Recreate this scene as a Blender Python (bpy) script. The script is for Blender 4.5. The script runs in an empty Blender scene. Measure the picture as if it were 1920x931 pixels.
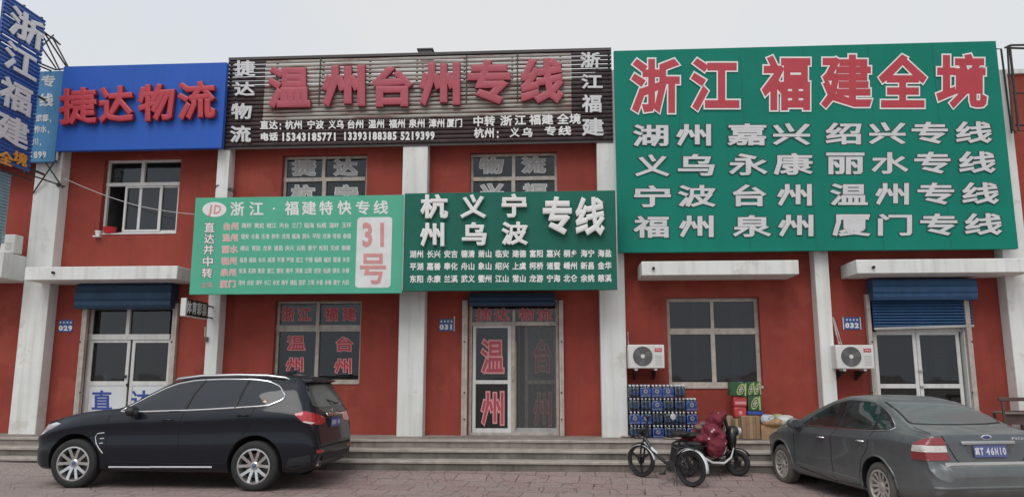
import bpy, bmesh, math, random
import numpy as np
from mathutils import Vector, Matrix
from mathutils.bvhtree import BVHTree
from mathutils.geometry import delaunay_2d_cdt
random.seed(7)
S = bpy.context.scene
COL = S.collection
R = math.radians

# ------------------------------------------------------------------ camera, sky, sun, exposure
CAM_D, CAM_Z, FPX, PITCH, YAW = 15.6, 1.76, 1430.0, R(9.4), R(3.6)
cd = bpy.data.cameras.new('camera'); cam = bpy.data.objects.new('camera', cd); COL.objects.link(cam)
cam.location = (0, -CAM_D, CAM_Z); cam.rotation_euler = (R(90) + PITCH, 0, YAW)
cd.sensor_width = 36; cd.lens = FPX / 1920 * 36; cd.clip_start = .05; cd.clip_end = 3000
S.camera = cam

W = bpy.data.worlds.new('World'); S.world = W; W.use_nodes = True
wn, wl_ = W.node_tree.nodes, W.node_tree.links
bg = wn['Background']; bg.inputs[1].default_value = 0.1
SUN_EL, SUN_ROT = R(52), R(200)
sky = wn.new('ShaderNodeTexSky'); sky.sky_type = 'NISHITA'; sky.sun_disc = False
sky.sun_elevation = SUN_EL; sky.sun_rotation = SUN_ROT; sky.dust_density = 4; sky.air_density = 1
hsv = wn.new('ShaderNodeHueSaturation'); hsv.inputs['Saturation'].default_value = .3
wl_.new(sky.outputs[0], hsv.inputs['Color'])
tc = wn.new('ShaderNodeTexCoord'); nz = wn.new('ShaderNodeTexNoise'); nz.inputs['Scale'].default_value = 1.6
nz.inputs['Detail'].default_value = 4; nz.inputs['Roughness'].default_value = .45
wl_.new(tc.outputs['Generated'], nz.inputs['Vector'])
cr = wn.new('ShaderNodeValToRGB'); cr.color_ramp.elements[0].position = .38; cr.color_ramp.elements[1].position = .64
cr.color_ramp.elements[0].color = (.62, .69, .77, 1); cr.color_ramp.elements[1].color = (.75, .755, .75, 1)
wl_.new(nz.outputs[0], cr.inputs[0])
mul = wn.new('ShaderNodeMix'); mul.data_type = 'RGBA'; mul.blend_type = 'MULTIPLY'; mul.inputs[0].default_value = 1
wl_.new(cr.outputs[0], mul.inputs[6]); mul.inputs[7].default_value = (10.4, 10.5, 10.7, 1)
mixw = wn.new('ShaderNodeMix'); mixw.data_type = 'RGBA'; mixw.inputs[0].default_value = .88
wl_.new(hsv.outputs[0], mixw.inputs[6]); wl_.new(mul.outputs[2], mixw.inputs[7])
wl_.new(mixw.outputs[2], bg.inputs[0])

sl = bpy.data.lights.new('sun', 'SUN'); sl.energy = 1.45; sl.angle = R(38); sl.color = (1, .97, .93)
so = bpy.data.objects.new('sun', sl); COL.objects.link(so)
so.rotation_euler = (R(90) - SUN_EL, 0, R(-12))      # high behind the photographer: light falls towards +y
S.view_settings.view_transform = 'Standard'; S.view_settings.look = 'None'
S.view_settings.exposure = 0.07; S.view_settings.gamma = 1; S.view_settings.use_curve_mapping = False
S.render.engine = 'CYCLES'; S.cycles.max_bounces = 6; S.cycles.transparent_max_bounces = 8

# ------------------------------------------------------------------ measuring: photo pixel (1920 wide) -> point on a plane of the place
_f = np.array([-math.sin(YAW) * math.cos(PITCH), math.cos(YAW) * math.cos(PITCH), math.sin(PITCH)])
_r = np.array([math.cos(YAW), math.sin(YAW), 0.]); _d = np.cross(_f, _r); _e = np.array([0, -CAM_D, CAM_Z])
def ray(u, v): return _f + _r * (u - 960) / FPX + _d * (v - 465.5) / FPX
def P(u, v, y=0.):
    d = ray(u, v); return _e + d * ((y - _e[1]) / d[1])
def PX(u, v, x):
    d = ray(u, v); return _e + d * ((x - _e[0]) / d[0])
def PZ(u, v, z=0.):
    d = ray(u, v); return _e + d * ((z - _e[2]) / d[2])
def rect(u0, v0, u1, v1, y=0.):
    um, vm = (u0 + u1) / 2, (v0 + v1) / 2
    return P(u0, vm, y)[0], P(u1, vm, y)[0], P(um, v1, y)[2], P(um, v0, y)[2]     # x0 x1 z0 z1

# ------------------------------------------------------------------ materials
MATS = {}
def M(name, col, rough=.6, metal=0., var=.12, scale=2.5, bump=0., bscale=60., streak=0., coat=0., dirt=None, spec=.5, patch=None):
    if name in MATS: return MATS[name]
    m = bpy.data.materials.new(name); m.use_nodes = True; n, l = m.node_tree.nodes, m.node_tree.links
    b = n['Principled BSDF']; b.inputs['Roughness'].default_value = rough; b.inputs['Metallic'].default_value = metal
    b.inputs['Coat Weight'].default_value = coat; b.inputs['Specular IOR Level'].default_value = spec
    b.inputs['Coat Roughness'].default_value = .06
    t = n.new('ShaderNodeTexCoord')
    a = n.new('ShaderNodeTexNoise'); a.inputs['Scale'].default_value = scale; a.inputs['Detail'].default_value = 6
    a.inputs['Roughness'].default_value = .6; l.new(t.outputs['Object'], a.inputs['Vector'])
    r = n.new('ShaderNodeMapRange'); r.inputs['From Min'].default_value = .3; r.inputs['From Max'].default_value = .7
    r.inputs['To Min'].default_value = 1 - var; r.inputs['To Max'].default_value = 1 + var
    l.new(a.outputs[0], r.inputs[0])
    x = n.new('ShaderNodeMix'); x.data_type = 'RGBA'; x.blend_type = 'MULTIPLY'; x.inputs[0].default_value = 1
    x.inputs[6].default_value = (*col, 1); l.new(r.outputs[0], x.inputs[7]); out = x.outputs[2]
    if streak:
        mp = n.new('ShaderNodeMapping'); mp.inputs['Scale'].default_value = (7, 7, .35); l.new(t.outputs['Object'], mp.inputs[0])
        s = n.new('ShaderNodeTexNoise'); s.inputs['Scale'].default_value = 1.3; s.inputs['Detail'].default_value = 5; l.new(mp.outputs[0], s.inputs['Vector'])
        q = n.new('ShaderNodeMapRange'); q.inputs['From Min'].default_value = .48; q.inputs['From Max'].default_value = .78
        q.inputs['To Min'].default_value = 0; q.inputs['To Max'].default_value = streak; l.new(s.outputs[0], q.inputs[0])
        y = n.new('ShaderNodeMix'); y.data_type = 'RGBA'; l.new(q.outputs[0], y.inputs[0]); l.new(out, y.inputs[6])
        y.inputs[7].default_value = (*(dirt or (.10, .085, .07)), 1); out = y.outputs[2]
    for i_, (pc_, ps_, lo_, hi_, am_) in enumerate(patch or ()):      # repainted or worn patches with ragged edges
        s = n.new('ShaderNodeTexNoise'); s.inputs['Scale'].default_value = ps_; s.inputs['Detail'].default_value = 9; s.inputs['Roughness'].default_value = .68
        mp = n.new('ShaderNodeMapping'); mp.inputs['Location'].default_value = (3.7 * i_ + 1, 1.3 * i_, 2.1 * i_); l.new(t.outputs['Object'], mp.inputs[0]); l.new(mp.outputs[0], s.inputs['Vector'])
        q = n.new('ShaderNodeMapRange'); q.inputs['From Min'].default_value = lo_; q.inputs['From Max'].default_value = hi_; q.inputs['To Max'].default_value = am_; l.new(s.outputs[0], q.inputs[0])
        y = n.new('ShaderNodeMix'); y.data_type = 'RGBA'; l.new(q.outputs[0], y.inputs[0]); l.new(out, y.inputs[6]); y.inputs[7].default_value = (*pc_, 1); out = y.outputs[2]
    l.new(out, b.inputs['Base Color'])
    if bump:
        k = n.new('ShaderNodeTexNoise'); k.inputs['Scale'].default_value = bscale; k.inputs['Detail'].default_value = 5; l.new(t.outputs['Object'], k.inputs['Vector'])
        bp = n.new('ShaderNodeBump'); bp.inputs['Strength'].default_value = bump; bp.inputs['Distance'].default_value = .01
        l.new(k.outputs[0], bp.inputs['Height']); l.new(bp.outputs[0], b.inputs['Normal'])
    MATS[name] = m; return m

def glass_mat(name, tint, refl=1.0, rough=.02):
    if name in MATS: return MATS[name]
    m = bpy.data.materials.new(name); m.use_nodes = True; n, l = m.node_tree.nodes, m.node_tree.links
    n.remove(n['Principled BSDF']); o = n['Material Output']
    tr = n.new('ShaderNodeBsdfTransparent'); tr.inputs[0].default_value = (*tint, 1)
    g = n.new('ShaderNodeBsdfGlossy'); g.inputs['Roughness'].default_value = rough; g.inputs[0].default_value = (refl, refl, refl, 1)
    fr = n.new('ShaderNodeFresnel'); fr.inputs[0].default_value = 1.52
    t = n.new('ShaderNodeTexCoord'); a = n.new('ShaderNodeTexNoise'); a.inputs['Scale'].default_value = 1.1; l.new(t.outputs['Object'], a.inputs['Vector'])
    bp = n.new('ShaderNodeBump'); bp.inputs['Strength'].default_value = .12; bp.inputs['Distance'].default_value = .05
    l.new(a.outputs[0], bp.inputs['Height']); l.new(bp.outputs[0], g.inputs['Normal'])
    x = n.new('ShaderNodeMixShader'); l.new(fr.outputs[0], x.inputs[0]); l.new(tr.outputs[0], x.inputs[1]); l.new(g.outputs[0], x.inputs[2])
    # thin film of dust; car glass reuses it for painted grey reflections
    df = n.new('ShaderNodeBsdfDiffuse'); df.inputs[0].default_value = (.32, .31, .29, 1)
    y = n.new('ShaderNodeMixShader'); y.inputs[0].default_value = .028
    l.new(x.outputs[0], y.inputs[1]); l.new(df.outputs[0], y.inputs[2]); l.new(y.outputs[0], o.inputs[0])
    MATS[name] = m; return m

def paver_mat():
    m = bpy.data.materials.new('red_pavers'); m.use_nodes = True; n, l = m.node_tree.nodes, m.node_tree.links
    b = n['Principled BSDF']; b.inputs['Roughness'].default_value = .82
    t = n.new('ShaderNodeTexCoord')
    w = n.new('ShaderNodeTexNoise'); w.inputs['Scale'].default_value = 1.4; w.inputs['Detail'].default_value = 4; l.new(t.outputs['Object'], w.inputs['Vector'])
    ad = n.new('ShaderNodeVectorMath'); ad.operation = 'MULTIPLY_ADD'; l.new(w.outputs['Color'], ad.inputs[0]); ad.inputs[1].default_value = (.14, .14, 0); l.new(t.outputs['Object'], ad.inputs[2])
    rt = n.new('ShaderNodeMapping'); rt.inputs['Rotation'].default_value = (0, 0, R(4)); l.new(ad.outputs[0], rt.inputs[0])
    k = n.new('ShaderNodeTexBrick'); k.inputs['Scale'].default_value = 1.0; k.inputs['Brick Width'].default_value = .52; k.inputs['Row Height'].default_value = .5
    k.inputs['Mortar Size'].default_value = .008; k.inputs['Mortar Smooth'].default_value = .25; k.offset = .5
    k.inputs['Color1'].default_value = (.30, .205, .195, 1); k.inputs['Color2'].default_value = (.335, .245, .23, 1); k.inputs['Mortar'].default_value = (.115, .085, .078, 1)
    l.new(rt.outputs[0], k.inputs['Vector'])
    # cracks
    v = n.new('ShaderNodeTexVoronoi'); v.feature = 'DISTANCE_TO_EDGE'; v.inputs['Scale'].default_value = 2.1; l.new(ad.outputs[0], v.inputs['Vector'])
    vr = n.new('ShaderNodeMapRange'); vr.inputs['From Min'].default_value = .0; vr.inputs['From Max'].default_value = .012; l.new(v.outputs['Distance'], vr.inputs[0])
    # where cracks show / where the surface turns to grey grit
    z = n.new('ShaderNodeTexNoise'); z.inputs['Scale'].default_value = .45; z.inputs['Detail'].default_value = 8; z.inputs['Roughness'].default_value = .65; l.new(t.outputs['Object'], z.inputs['Vector'])
    zr = n.new('ShaderNodeMapRange'); zr.inputs['From Min'].default_value = .42; zr.inputs['From Max'].default_value = .56; l.new(z.outputs[0], zr.inputs[0])
    mx = n.new('ShaderNodeMath'); mx.operation = 'MAXIMUM'; l.new(vr.outputs[0], mx.inputs[0]); l.new(zr.outputs[0], mx.inputs[1])
    c1 = n.new('ShaderNodeMix'); c1.data_type = 'RGBA'; l.new(mx.outputs[0], c1.inputs[0]); c1.inputs[6].default_value = (.10, .078, .07, 1); l.new(k.outputs['Color'], c1.inputs[7])
    # left of the place the paving is worn grey-brown
    sx = n.new('ShaderNodeSeparateXYZ'); l.new(ad.outputs[0], sx.inputs[0])
    lr = n.new('ShaderNodeMapRange'); lr.inputs['From Min'].default_value = -9.5; lr.inputs['From Max'].default_value = -3.2; lr.inputs['To Min'].default_value = .75; lr.inputs['To Max'].default_value = .0; l.new(sx.outputs[0], lr.inputs[0])
    g2 = n.new('ShaderNodeTexNoise'); g2.inputs['Scale'].default_value = 1.1; g2.inputs['Detail'].default_value = 7; g2.inputs['Roughness'].default_value = .7; l.new(t.outputs['Object'], g2.inputs['Vector'])
    gr = n.new('ShaderNodeMapRange'); gr.inputs['From Min'].default_value = .45; gr.inputs['From Max'].default_value = .62; gr.inputs['To Max'].default_value = .55; l.new(g2.outputs[0], gr.inputs[0])
    sm = n.new('ShaderNodeMath'); sm.operation = 'MAXIMUM'; l.new(lr.outputs[0], sm.inputs[0]); l.new(gr.outputs[0], sm.inputs[1])
    c2 = n.new('ShaderNodeMix'); c2.data_type = 'RGBA'; l.new(sm.outputs[0], c2.inputs[0]); l.new(c1.outputs[2], c2.inputs[6]); c2.inputs[7].default_value = (.30, .255, .235, 1)
    f = n.new('ShaderNodeTexNoise'); f.inputs['Scale'].default_value = 26; f.inputs['Detail'].default_value = 6; l.new(t.outputs['Object'], f.inputs['Vector'])
    fr = n.new('ShaderNodeMapRange'); fr.inputs['From Min'].default_value = .3; fr.inputs['From Max'].default_value = .7; fr.inputs['To Min'].default_value = .72; fr.inputs['To Max'].default_value = 1.22; l.new(f.outputs[0], fr.inputs[0])
    c3 = n.new('ShaderNodeMix'); c3.data_type = 'RGBA'; c3.blend_type = 'MULTIPLY'; c3.inputs[0].default_value = 1; l.new(c2.outputs[2], c3.inputs[6]); l.new(fr.outputs[0], c3.inputs[7])
    l.new(c3.outputs[2], b.inputs['Base Color'])
    hs = n.new('ShaderNodeMath'); hs.operation = 'MULTIPLY_ADD'; l.new(mx.outputs[0], hs.inputs[0]); hs.inputs[1].default_value = 1.2; l.new(f.outputs[0], hs.inputs[2])
    h2 = n.new('ShaderNodeMath'); h2.operation = 'SUBTRACT'; l.new(hs.outputs[0], h2.inputs[0]); l.new(k.outputs['Fac'], h2.inputs[1])
    bp = n.new('ShaderNodeBump'); bp.inputs['Strength'].default_value = .9; bp.inputs['Distance'].default_value = .02
    l.new(h2.outputs[0], bp.inputs['Height']); l.new(bp.outputs[0], b.inputs['Normal'])
    return m

def rusty_slat_mat():
    m = bpy.data.materials.new('rust_streaked_slats'); m.use_nodes = True; n, l = m.node_tree.nodes, m.node_tree.links
    b = n['Principled BSDF']; b.inputs['Roughness'].default_value = .5
    t = n.new('ShaderNodeTexCoord'); mp = n.new('ShaderNodeMapping'); mp.inputs['Scale'].default_value = (.7, 1, 9.5); l.new(t.outputs['Object'], mp.inputs[0])
    a = n.new('ShaderNodeTexNoise'); a.inputs['Scale'].default_value = 1.5; a.inputs['Detail'].default_value = 5; a.inputs['Roughness'].default_value = .65; l.new(mp.outputs[0], a.inputs['Vector'])
    c = n.new('ShaderNodeValToRGB'); e = c.color_ramp.elements
    e[0].position = .33; e[0].color = (.16, .05, .05, 1); e[1].position = .62; e[1].color = (.37, .36, .325, 1)
    for p, k in ((.43, (.20, .12, .10)), (.50, (.35, .33, .29)), (.70, (.36, .26, .18)), (.80, (.22, .09, .08))):
        q = e.new(p); q.color = (*k, 1)
    l.new(a.outputs[0], c.inputs[0]); l.new(c.outputs[0], b.inputs['Base Color'])
    return m

def spotted_mat(name, base, spot, scale, lim):
    m = bpy.data.materials.new(name); m.use_nodes = True; n, l = m.node_tree.nodes, m.node_tree.links
    b = n['Principled BSDF']; b.inputs['Roughness'].default_value = .75
    t = n.new('ShaderNodeTexCoord'); v = n.new('ShaderNodeTexVoronoi'); v.inputs['Scale'].default_value = scale; l.new(t.outputs['Object'], v.inputs['Vector'])
    g = n.new('ShaderNodeMath'); g.operation = 'LESS_THAN'; g.inputs[1].default_value = lim; l.new(v.outputs['Distance'], g.inputs[0])
    x = n.new('ShaderNodeMix'); x.data_type = 'RGBA'; l.new(g.outputs[0], x.inputs[0]); x.inputs[6].default_value = (*base, 1); x.inputs[7].default_value = (*spot, 1)
    l.new(x.outputs[2], b.inputs['Base Color'])
    k = n.new('ShaderNodeTexNoise'); k.inputs['Scale'].default_value = 14; l.new(t.outputs['Object'], k.inputs['Vector'])
    bp = n.new('ShaderNodeBump'); bp.inputs['Strength'].default_value = .6; bp.inputs['Distance'].default_value = .02; l.new(k.outputs[0], bp.inputs['Height']); l.new(bp.outputs[0], b.inputs['Normal'])
    return m

RED = M('red_stucco', (.295, .056, .040), .85, var=.2, scale=.9, bump=.4, bscale=90, streak=.45, dirt=(.18, .050, .040), spec=.25, patch=(((.36, .085, .058), .8, .55, .60, .45), ((.16, .05, .042), 2.3, .62, .70, .45)))
WHITE = M('white_stucco', (.72, .73, .70), .8, var=.07, scale=1.6, bump=.25, bscale=70, streak=.42, dirt=(.42, .39, .34), spec=.3, patch=(((.52, .49, .43), 1.7, .58, .64, .5), ((.30, .27, .23), 5, .68, .74, .6)))
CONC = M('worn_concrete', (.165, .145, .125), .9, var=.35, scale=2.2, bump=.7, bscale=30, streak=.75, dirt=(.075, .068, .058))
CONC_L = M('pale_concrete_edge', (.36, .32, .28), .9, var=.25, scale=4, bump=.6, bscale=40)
UPVC = M('white_frame', (.66, .66, .64), .45, var=.08, scale=5, streak=.35, dirt=(.32, .29, .24))
UPVC_D = M('weathered_frame', (.45, .40, .35), .55, var=.22, scale=7, streak=.5, dirt=(.22, .16, .11))
GLASS = glass_mat('window_glass', (.50, .53, .55))
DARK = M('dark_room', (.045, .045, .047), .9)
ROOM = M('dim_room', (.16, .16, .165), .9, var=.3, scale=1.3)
CURT = M('pale_curtain', (.40, .42, .41), .9, var=.2, scale=3)
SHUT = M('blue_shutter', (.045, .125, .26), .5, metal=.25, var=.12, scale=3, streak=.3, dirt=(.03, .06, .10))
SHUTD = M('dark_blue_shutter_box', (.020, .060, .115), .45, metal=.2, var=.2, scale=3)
STEEL = M('dark_steel', (.055, .05, .05), .6, metal=.4, var=.35, scale=8)
ALU = M('aluminium', (.48, .47, .45), .4, metal=.6, var=.15, scale=6)
GREEN = M('green_banner', (.008, .195, .140), .6, spec=.15, streak=.18, dirt=(.02, .12, .09), var=.08, scale=.9, bump=.15, bscale=3)
DGREEN = M('dark_green_board', (.014, .130, .092), .5, spec=.2, streak=.3, dirt=(.03, .10, .08), var=.10, scale=1.4)
LGREEN = M('mint_board', (.095, .42, .28), .5, spec=.2, streak=.25, dirt=(.14, .33, .24), var=.07, scale=1.2)
BLUE = M('blue_board', (.030, .110, .46), .5, spec=.2, streak=.25, dirt=(.03, .075, .30), var=.07, scale=.8)
TEAL = M('teal_blue_board', (.055, .21, .40), .5, var=.12, scale=1.5)
BLUES = M('blue_slats', (.045, .125, .40), .45, var=.14, scale=2.2)
BROWN = M('brown_slats', (.050, .034, .037), .8, var=.45, scale=3.5)
RUST = rusty_slat_mat()
LW = M('white_letters', (.74, .74, .72), .5, var=.05, scale=4)
LG = M('grey_white_letters', (.60, .60, .60), .5, var=.08, scale=4)
LR = M('red_letters', (.44, .036, .052), .45, var=.08, scale=3)
LPR = M('faded_red_letters', (.39, .065, .09), .5, var=.12, scale=3)
LPK = M('pink_letters', (.62, .28, .27), .5, var=.05)
LDK = M('dark_outline', (.03, .06, .055), .5)
LOR = M('orange_letters', (.75, .33, .05), .5)
LBL = M('blue_letters', (.03, .07, .30), .5)
LMR = M('maroon_outline', (.16, .05, .045), .5)
CHROME = M('chrome', (.80, .80, .80), .12, metal=1, var=.03)
BLACKP = M('black_plastic', (.02, .02, .021), .5, var=.2, scale=9)
RUBBER = M('tyre_rubber', (.021, .021, .021), .8, var=.3, scale=9, bump=.3)
RUBBERD = M('dusty_tyre_rubber', (.10, .09, .078), .9, var=.25, scale=6)
WELL = M('wheel_arch_black', (.008, .008, .008), .95)
ALLOY = M('alloy_rim', (.62, .61, .60), .25, metal=.85, var=.1)
ALLOYD = M('dusty_alloy_rim', (.47, .44, .40), .5, metal=.4, var=.2)
PVC = M('white_panel', (.66, .67, .68), .4, var=.05)

# ------------------------------------------------------------------ mesh collecting and linking
class MB:
    def __init__(s): s.v = []; s.f = []
    def add(s, vs, fs):
        o = len(s.v); s.v.extend([tuple(map(float, p)) for p in vs]); s.f.extend([tuple(i + o for i in f) for f in fs]); return s
    def box(s, x0, x1, y0, y1, z0, z1):
        return s.add([(x0, y0, z0), (x1, y0, z0), (x1, y1, z0), (x0, y1, z0), (x0, y0, z1), (x1, y0, z1), (x1, y1, z1), (x0, y1, z1)],
                     [(0, 3, 2, 1), (4, 5, 6, 7), (0, 1, 5, 4), (1, 2, 6, 5), (2, 3, 7, 6), (3, 0, 4, 7)])
    def obox(s, c, ax, ay, az):                       # centre and three half-axes
        c, ax, ay, az = map(np.array, (c, ax, ay, az))
        return s.add([c + i * ax + j * ay + k * az for k in (-1, 1) for i, j in ((-1, -1), (1, -1), (1, 1), (-1, 1))],
                     [(0, 3, 2, 1), (4, 5, 6, 7), (0, 1, 5, 4), (1, 2, 6, 5), (2, 3, 7, 6), (3, 0, 4, 7)])
    def tube(s, pts, r, n=8, closed=False, flat=None):
        pts = [np.array(p, float) for p in pts]; m = len(pts); rr = r if hasattr(r, '__len__') else [r] * m
        vs = []
        for i, p in enumerate(pts):
            a = pts[(i - 1) % m] if (closed or i > 0) else p; b = pts[(i + 1) % m] if (closed or i < m - 1) else p
            t = b - a; t /= np.linalg.norm(t) + 1e-12
            up = np.array([0, 0, 1.]) if abs(t[2]) < .9 else np.array([0, 1., 0])
            x = np.cross(t, up); x /= np.linalg.norm(x); y = np.cross(x, t)
            for k in range(n):
                w = 2 * math.pi * k / n; vs.append(p + rr[i] * (math.cos(w) * x + math.sin(w) * y))
        fs = [(i * n + k, i * n + (k + 1) % n, ((i + 1) % m) * n + (k + 1) % n, ((i + 1) % m) * n + k) for i in range(m if closed else m - 1) for k in range(n)]
        if not closed: fs += [tuple(range(n))[::-1], tuple((m - 1) * n + k for k in range(n))]
        return s.add(vs, fs)
    def lathe(s, prof, c, axis='z', n=32, sx=1, closed=False):
        c = np.array(c, float); vs = []; m = len(prof)
        for r, h in prof:
            for k in range(n):
                w = 2 * math.pi * k / n; a, b = r * math.cos(w) * sx, r * math.sin(w)
                vs.append(c + {'z': (a, b, h), 'y': (a, h, b), 'x': (h, a, b)}[axis])
        fs = [(i * n + k, i * n + (k + 1) % n, ((i + 1) % m) * n + (k + 1) % n, ((i + 1) % m) * n + k) for i in range(m if closed else m - 1) for k in range(n)]
        if not closed: fs += [tuple(range(n))[::-1], tuple((m - 1) * n + k for k in range(n))]
        return s.add(vs, fs)
    def prism(s, poly, d):                             # planar polygon (3-D points) pushed along d
        p = [np.array(q, float) for q in poly]; d = np.array(d, float); n = len(p)
        return s.add(p + [q + d for q in p], [tuple(range(n))[::-1], tuple(range(n, 2 * n))] + [(i, (i + 1) % n, n + (i + 1) % n, n + i) for i in range(n)])
    def build(s, name, mat, parent=None, smooth=None, bevel=0., seg=2, recalc=True):
        me = bpy.data.meshes.new(name); me.from_pydata(s.v, [], s.f)
        if recalc:
            bm = bmesh.new(); bm.from_mesh(me); bmesh.ops.recalc_face_normals(bm, faces=bm.faces); bm.to_mesh(me); bm.free()
        for m in (mat if isinstance(mat, (list, tuple)) else [mat]): me.materials.append(m)
        if smooth is not None:
            me.polygons.foreach_set('use_smooth', [True] * len(me.polygons)); me.set_sharp_from_angle(angle=R(smooth))
        o = bpy.data.objects.new(name, me); COL.objects.link(o)
        if parent is not None:
            o.parent = parent
            if parent.get('_w'):                      # the mesh is given in world coordinates
                q = parent
                while q.parent: q = q.parent
                me.transform(Matrix.Translation(-Vector(q.location))); o['_w'] = 1
        if bevel:
            b = o.modifiers.new('bevel', 'BEVEL'); b.width = bevel; b.segments = seg; b.limit_method = 'ANGLE'; b.angle_limit = R(40)
            me.polygons.foreach_set('use_smooth', [True] * len(me.polygons)); me.set_sharp_from_angle(angle=R(46))
        me.update(); return o
def tag(o, label=None, cat=None, group=None, kind=None):
    for k, v in (('label', label), ('category', cat), ('group', group), ('kind', kind)):
        if v: o[k] = v
    return o
def thing(name, label, cat, loc=(0, 0, 0), group=None, rotz=0, world=True):
    o = bpy.data.objects.new(name, None); COL.objects.link(o); o.location = Vector([float(q) for q in loc]); o.rotation_euler = (0, 0, rotz)
    o.empty_display_size = .2
    if world: o['_w'] = 1
    return tag(o, label, cat, group)
def copy_thing(o, loc, rotz=None, label=None, parent=None):
    c = o.copy(); COL.objects.link(c)
    if parent is not None: c.parent = parent
    else:
        c.location = loc
        if rotz is not None: c.rotation_euler = (0, 0, rotz)
        if label: c['label'] = label
    for ch in list(o.children): copy_thing(ch, None, parent=c)
    return c

# ------------------------------------------------------------------ lettering: outlines of the built-in typeface as solid letters
_gc = {}
def glyph(ch, b):
    k = (ch, b)
    if k in _gc: return _gc[k]
    c = bpy.data.curves.new('g', 'FONT'); c.body = ch; c.size = 1; c.resolution_u = 2 if ch < '\u2000' else 1
    c.extrude = max(b * 6, .02); c.bevel_depth = b; c.bevel_resolution = 0; c.fill_mode = 'BOTH'
    o = bpy.data.objects.new('g', c); me = o.to_mesh()
    v = np.empty(len(me.vertices) * 3); me.vertices.foreach_get('co', v); v = v.reshape(-1, 3).copy()
    f = [tuple(p.vertices) for p in me.polygons]
    if b > 0:                                         # trim the spikes of mitred corners
        q = _bbox(ch); lim = b * 1.15
        v[:, 0] = np.clip(v[:, 0], q[0] - lim, q[1] + lim); v[:, 1] = np.clip(v[:, 1], q[2] - lim, q[3] + lim)
    o.to_mesh_clear(); bpy.data.objects.remove(o); bpy.data.curves.remove(c)
    _gc[k] = (v, f); return _gc[k]
def _bbox(ch):
    v, _ = glyph(ch, 0.); return v[:, 0].min(), v[:, 0].max(), v[:, 1].min(), v[:, 1].max()
_EM = _bbox('国'); _DG = _bbox('0')
def norm_glyph(ch, b, ink=False, bref=None):
    v, f = glyph(ch, b); v = v.copy(); e = b if bref is None else bref
    if ink and ch >= '\u2000':
        q = _bbox(ch); v[:, 0] = (v[:, 0] - q[0] + e) / (q[1] - q[0] + 2 * e); v[:, 1] = (v[:, 1] - q[2] + e) / (q[3] - q[2] + 2 * e)
    elif ch < '\u2000':
        q = _bbox(ch); x0, x1 = (_DG[0], _DG[1]); cx = (q[0] + q[1]) / 2; wd = max(x1 - x0, q[1] - q[0])
        v[:, 0] = (v[:, 0] - cx) / (wd + 2 * e) + .5; v[:, 1] = (v[:, 1] - _DG[2] + e) / (_DG[3] - _DG[2] + 2 * e)
    else:
        k = .035 + e; v[:, 0] = (v[:, 0] - _EM[0] + k) / (_EM[1] - _EM[0] + 2 * k); v[:, 1] = (v[:, 1] - _EM[2] + k) / (_EM[3] - _EM[2] + 2 * k)
    z = v[:, 2]; v[:, 2] = (z - z.min()) / max(z.max() - z.min(), 1e-9)
    return v, f
def put(mb, ch, quad, nrm, depth, b=.03, lift=.002, ink=False, bref=None):
    """quad: bottom-left, bottom-right, top-right, top-left points of the letter's box; nrm: unit vector towards the reader"""
    v, f = norm_glyph(ch, b, ink, bref); a, bb, c, d = [np.array(q, float) for q in quad]; nrm = np.array(nrm, float)
    s, t, h = v[:, 0:1], v[:, 1:2], v[:, 2:3]
    mb.add((1 - s) * (1 - t) * a + s * (1 - t) * bb + s * t * c + (1 - s) * t * d + nrm * (lift + depth * h), f)
def putpx(mb, ch, u0, v0, u1, v1, y, depth=.004, b=.03, lift=.002, shear=0., bref=None):
    """letter whose box spans these photo pixels, on the facade-parallel plane y; shear = drop of its right side in px"""
    put(mb, ch, (P(u0, v1, y), P(u1, v1 + shear, y), P(u1, v0 + shear, y), P(u0, v0, y)), (0, -1, 0), depth, b, lift, True, bref)
def characters(items, y, parent, m_in, m_out, b_in, b_out, d=.002, lift=.001, name='character'):
    """every character a part of its own: an outline with the character on it"""
    for ch, u0, v0, u1, v1 in items:
        m = MB(); putpx(m, ch, u0, v0, u1, v1, y, d, b_out, lift); o = m.build(name + '_outline', m_out, parent)
        m = MB(); putpx(m, ch, u0, v0, u1, v1, y, d * 1.75, b_in, lift, 0, b_out); m.build(name, m_in, o if not parent.parent else parent)
def linepx(mb, s, u0, u1, v0, v1, h, y, depth=.004, b=.03, lift=.002, sp=.5, gw=.93, dg=.56, bref=None):
    """a line of lettering between u0 and u1, its middle at v0 on the left and v1 on the right"""
    sl_ = [sp if c == ' ' else (dg if c < '\u2000' else 1.) for c in s]; tot = sum(sl_); k = (u1 - u0) / (tot - (1 - gw)); x = 0.
    for c, w in zip(s, sl_):
        if c != ' ':
            a = u0 + x * k; e = a + (w - (1 - gw) * (1 if w == 1 else .9)) * k; ta, te = (a - u0) / (u1 - u0), (e - u0) / (u1 - u0)
            va, ve = v0 + (v1 - v0) * ta, v0 + (v1 - v0) * te
            put(mb, c, (P(a, va + h / 2, y), P(e, ve + h / 2, y), P(e, ve - h / 2, y), P(a, va - h / 2, y)), (0, -1, 0), depth, b, lift, False, bref)
        x += w
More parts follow.
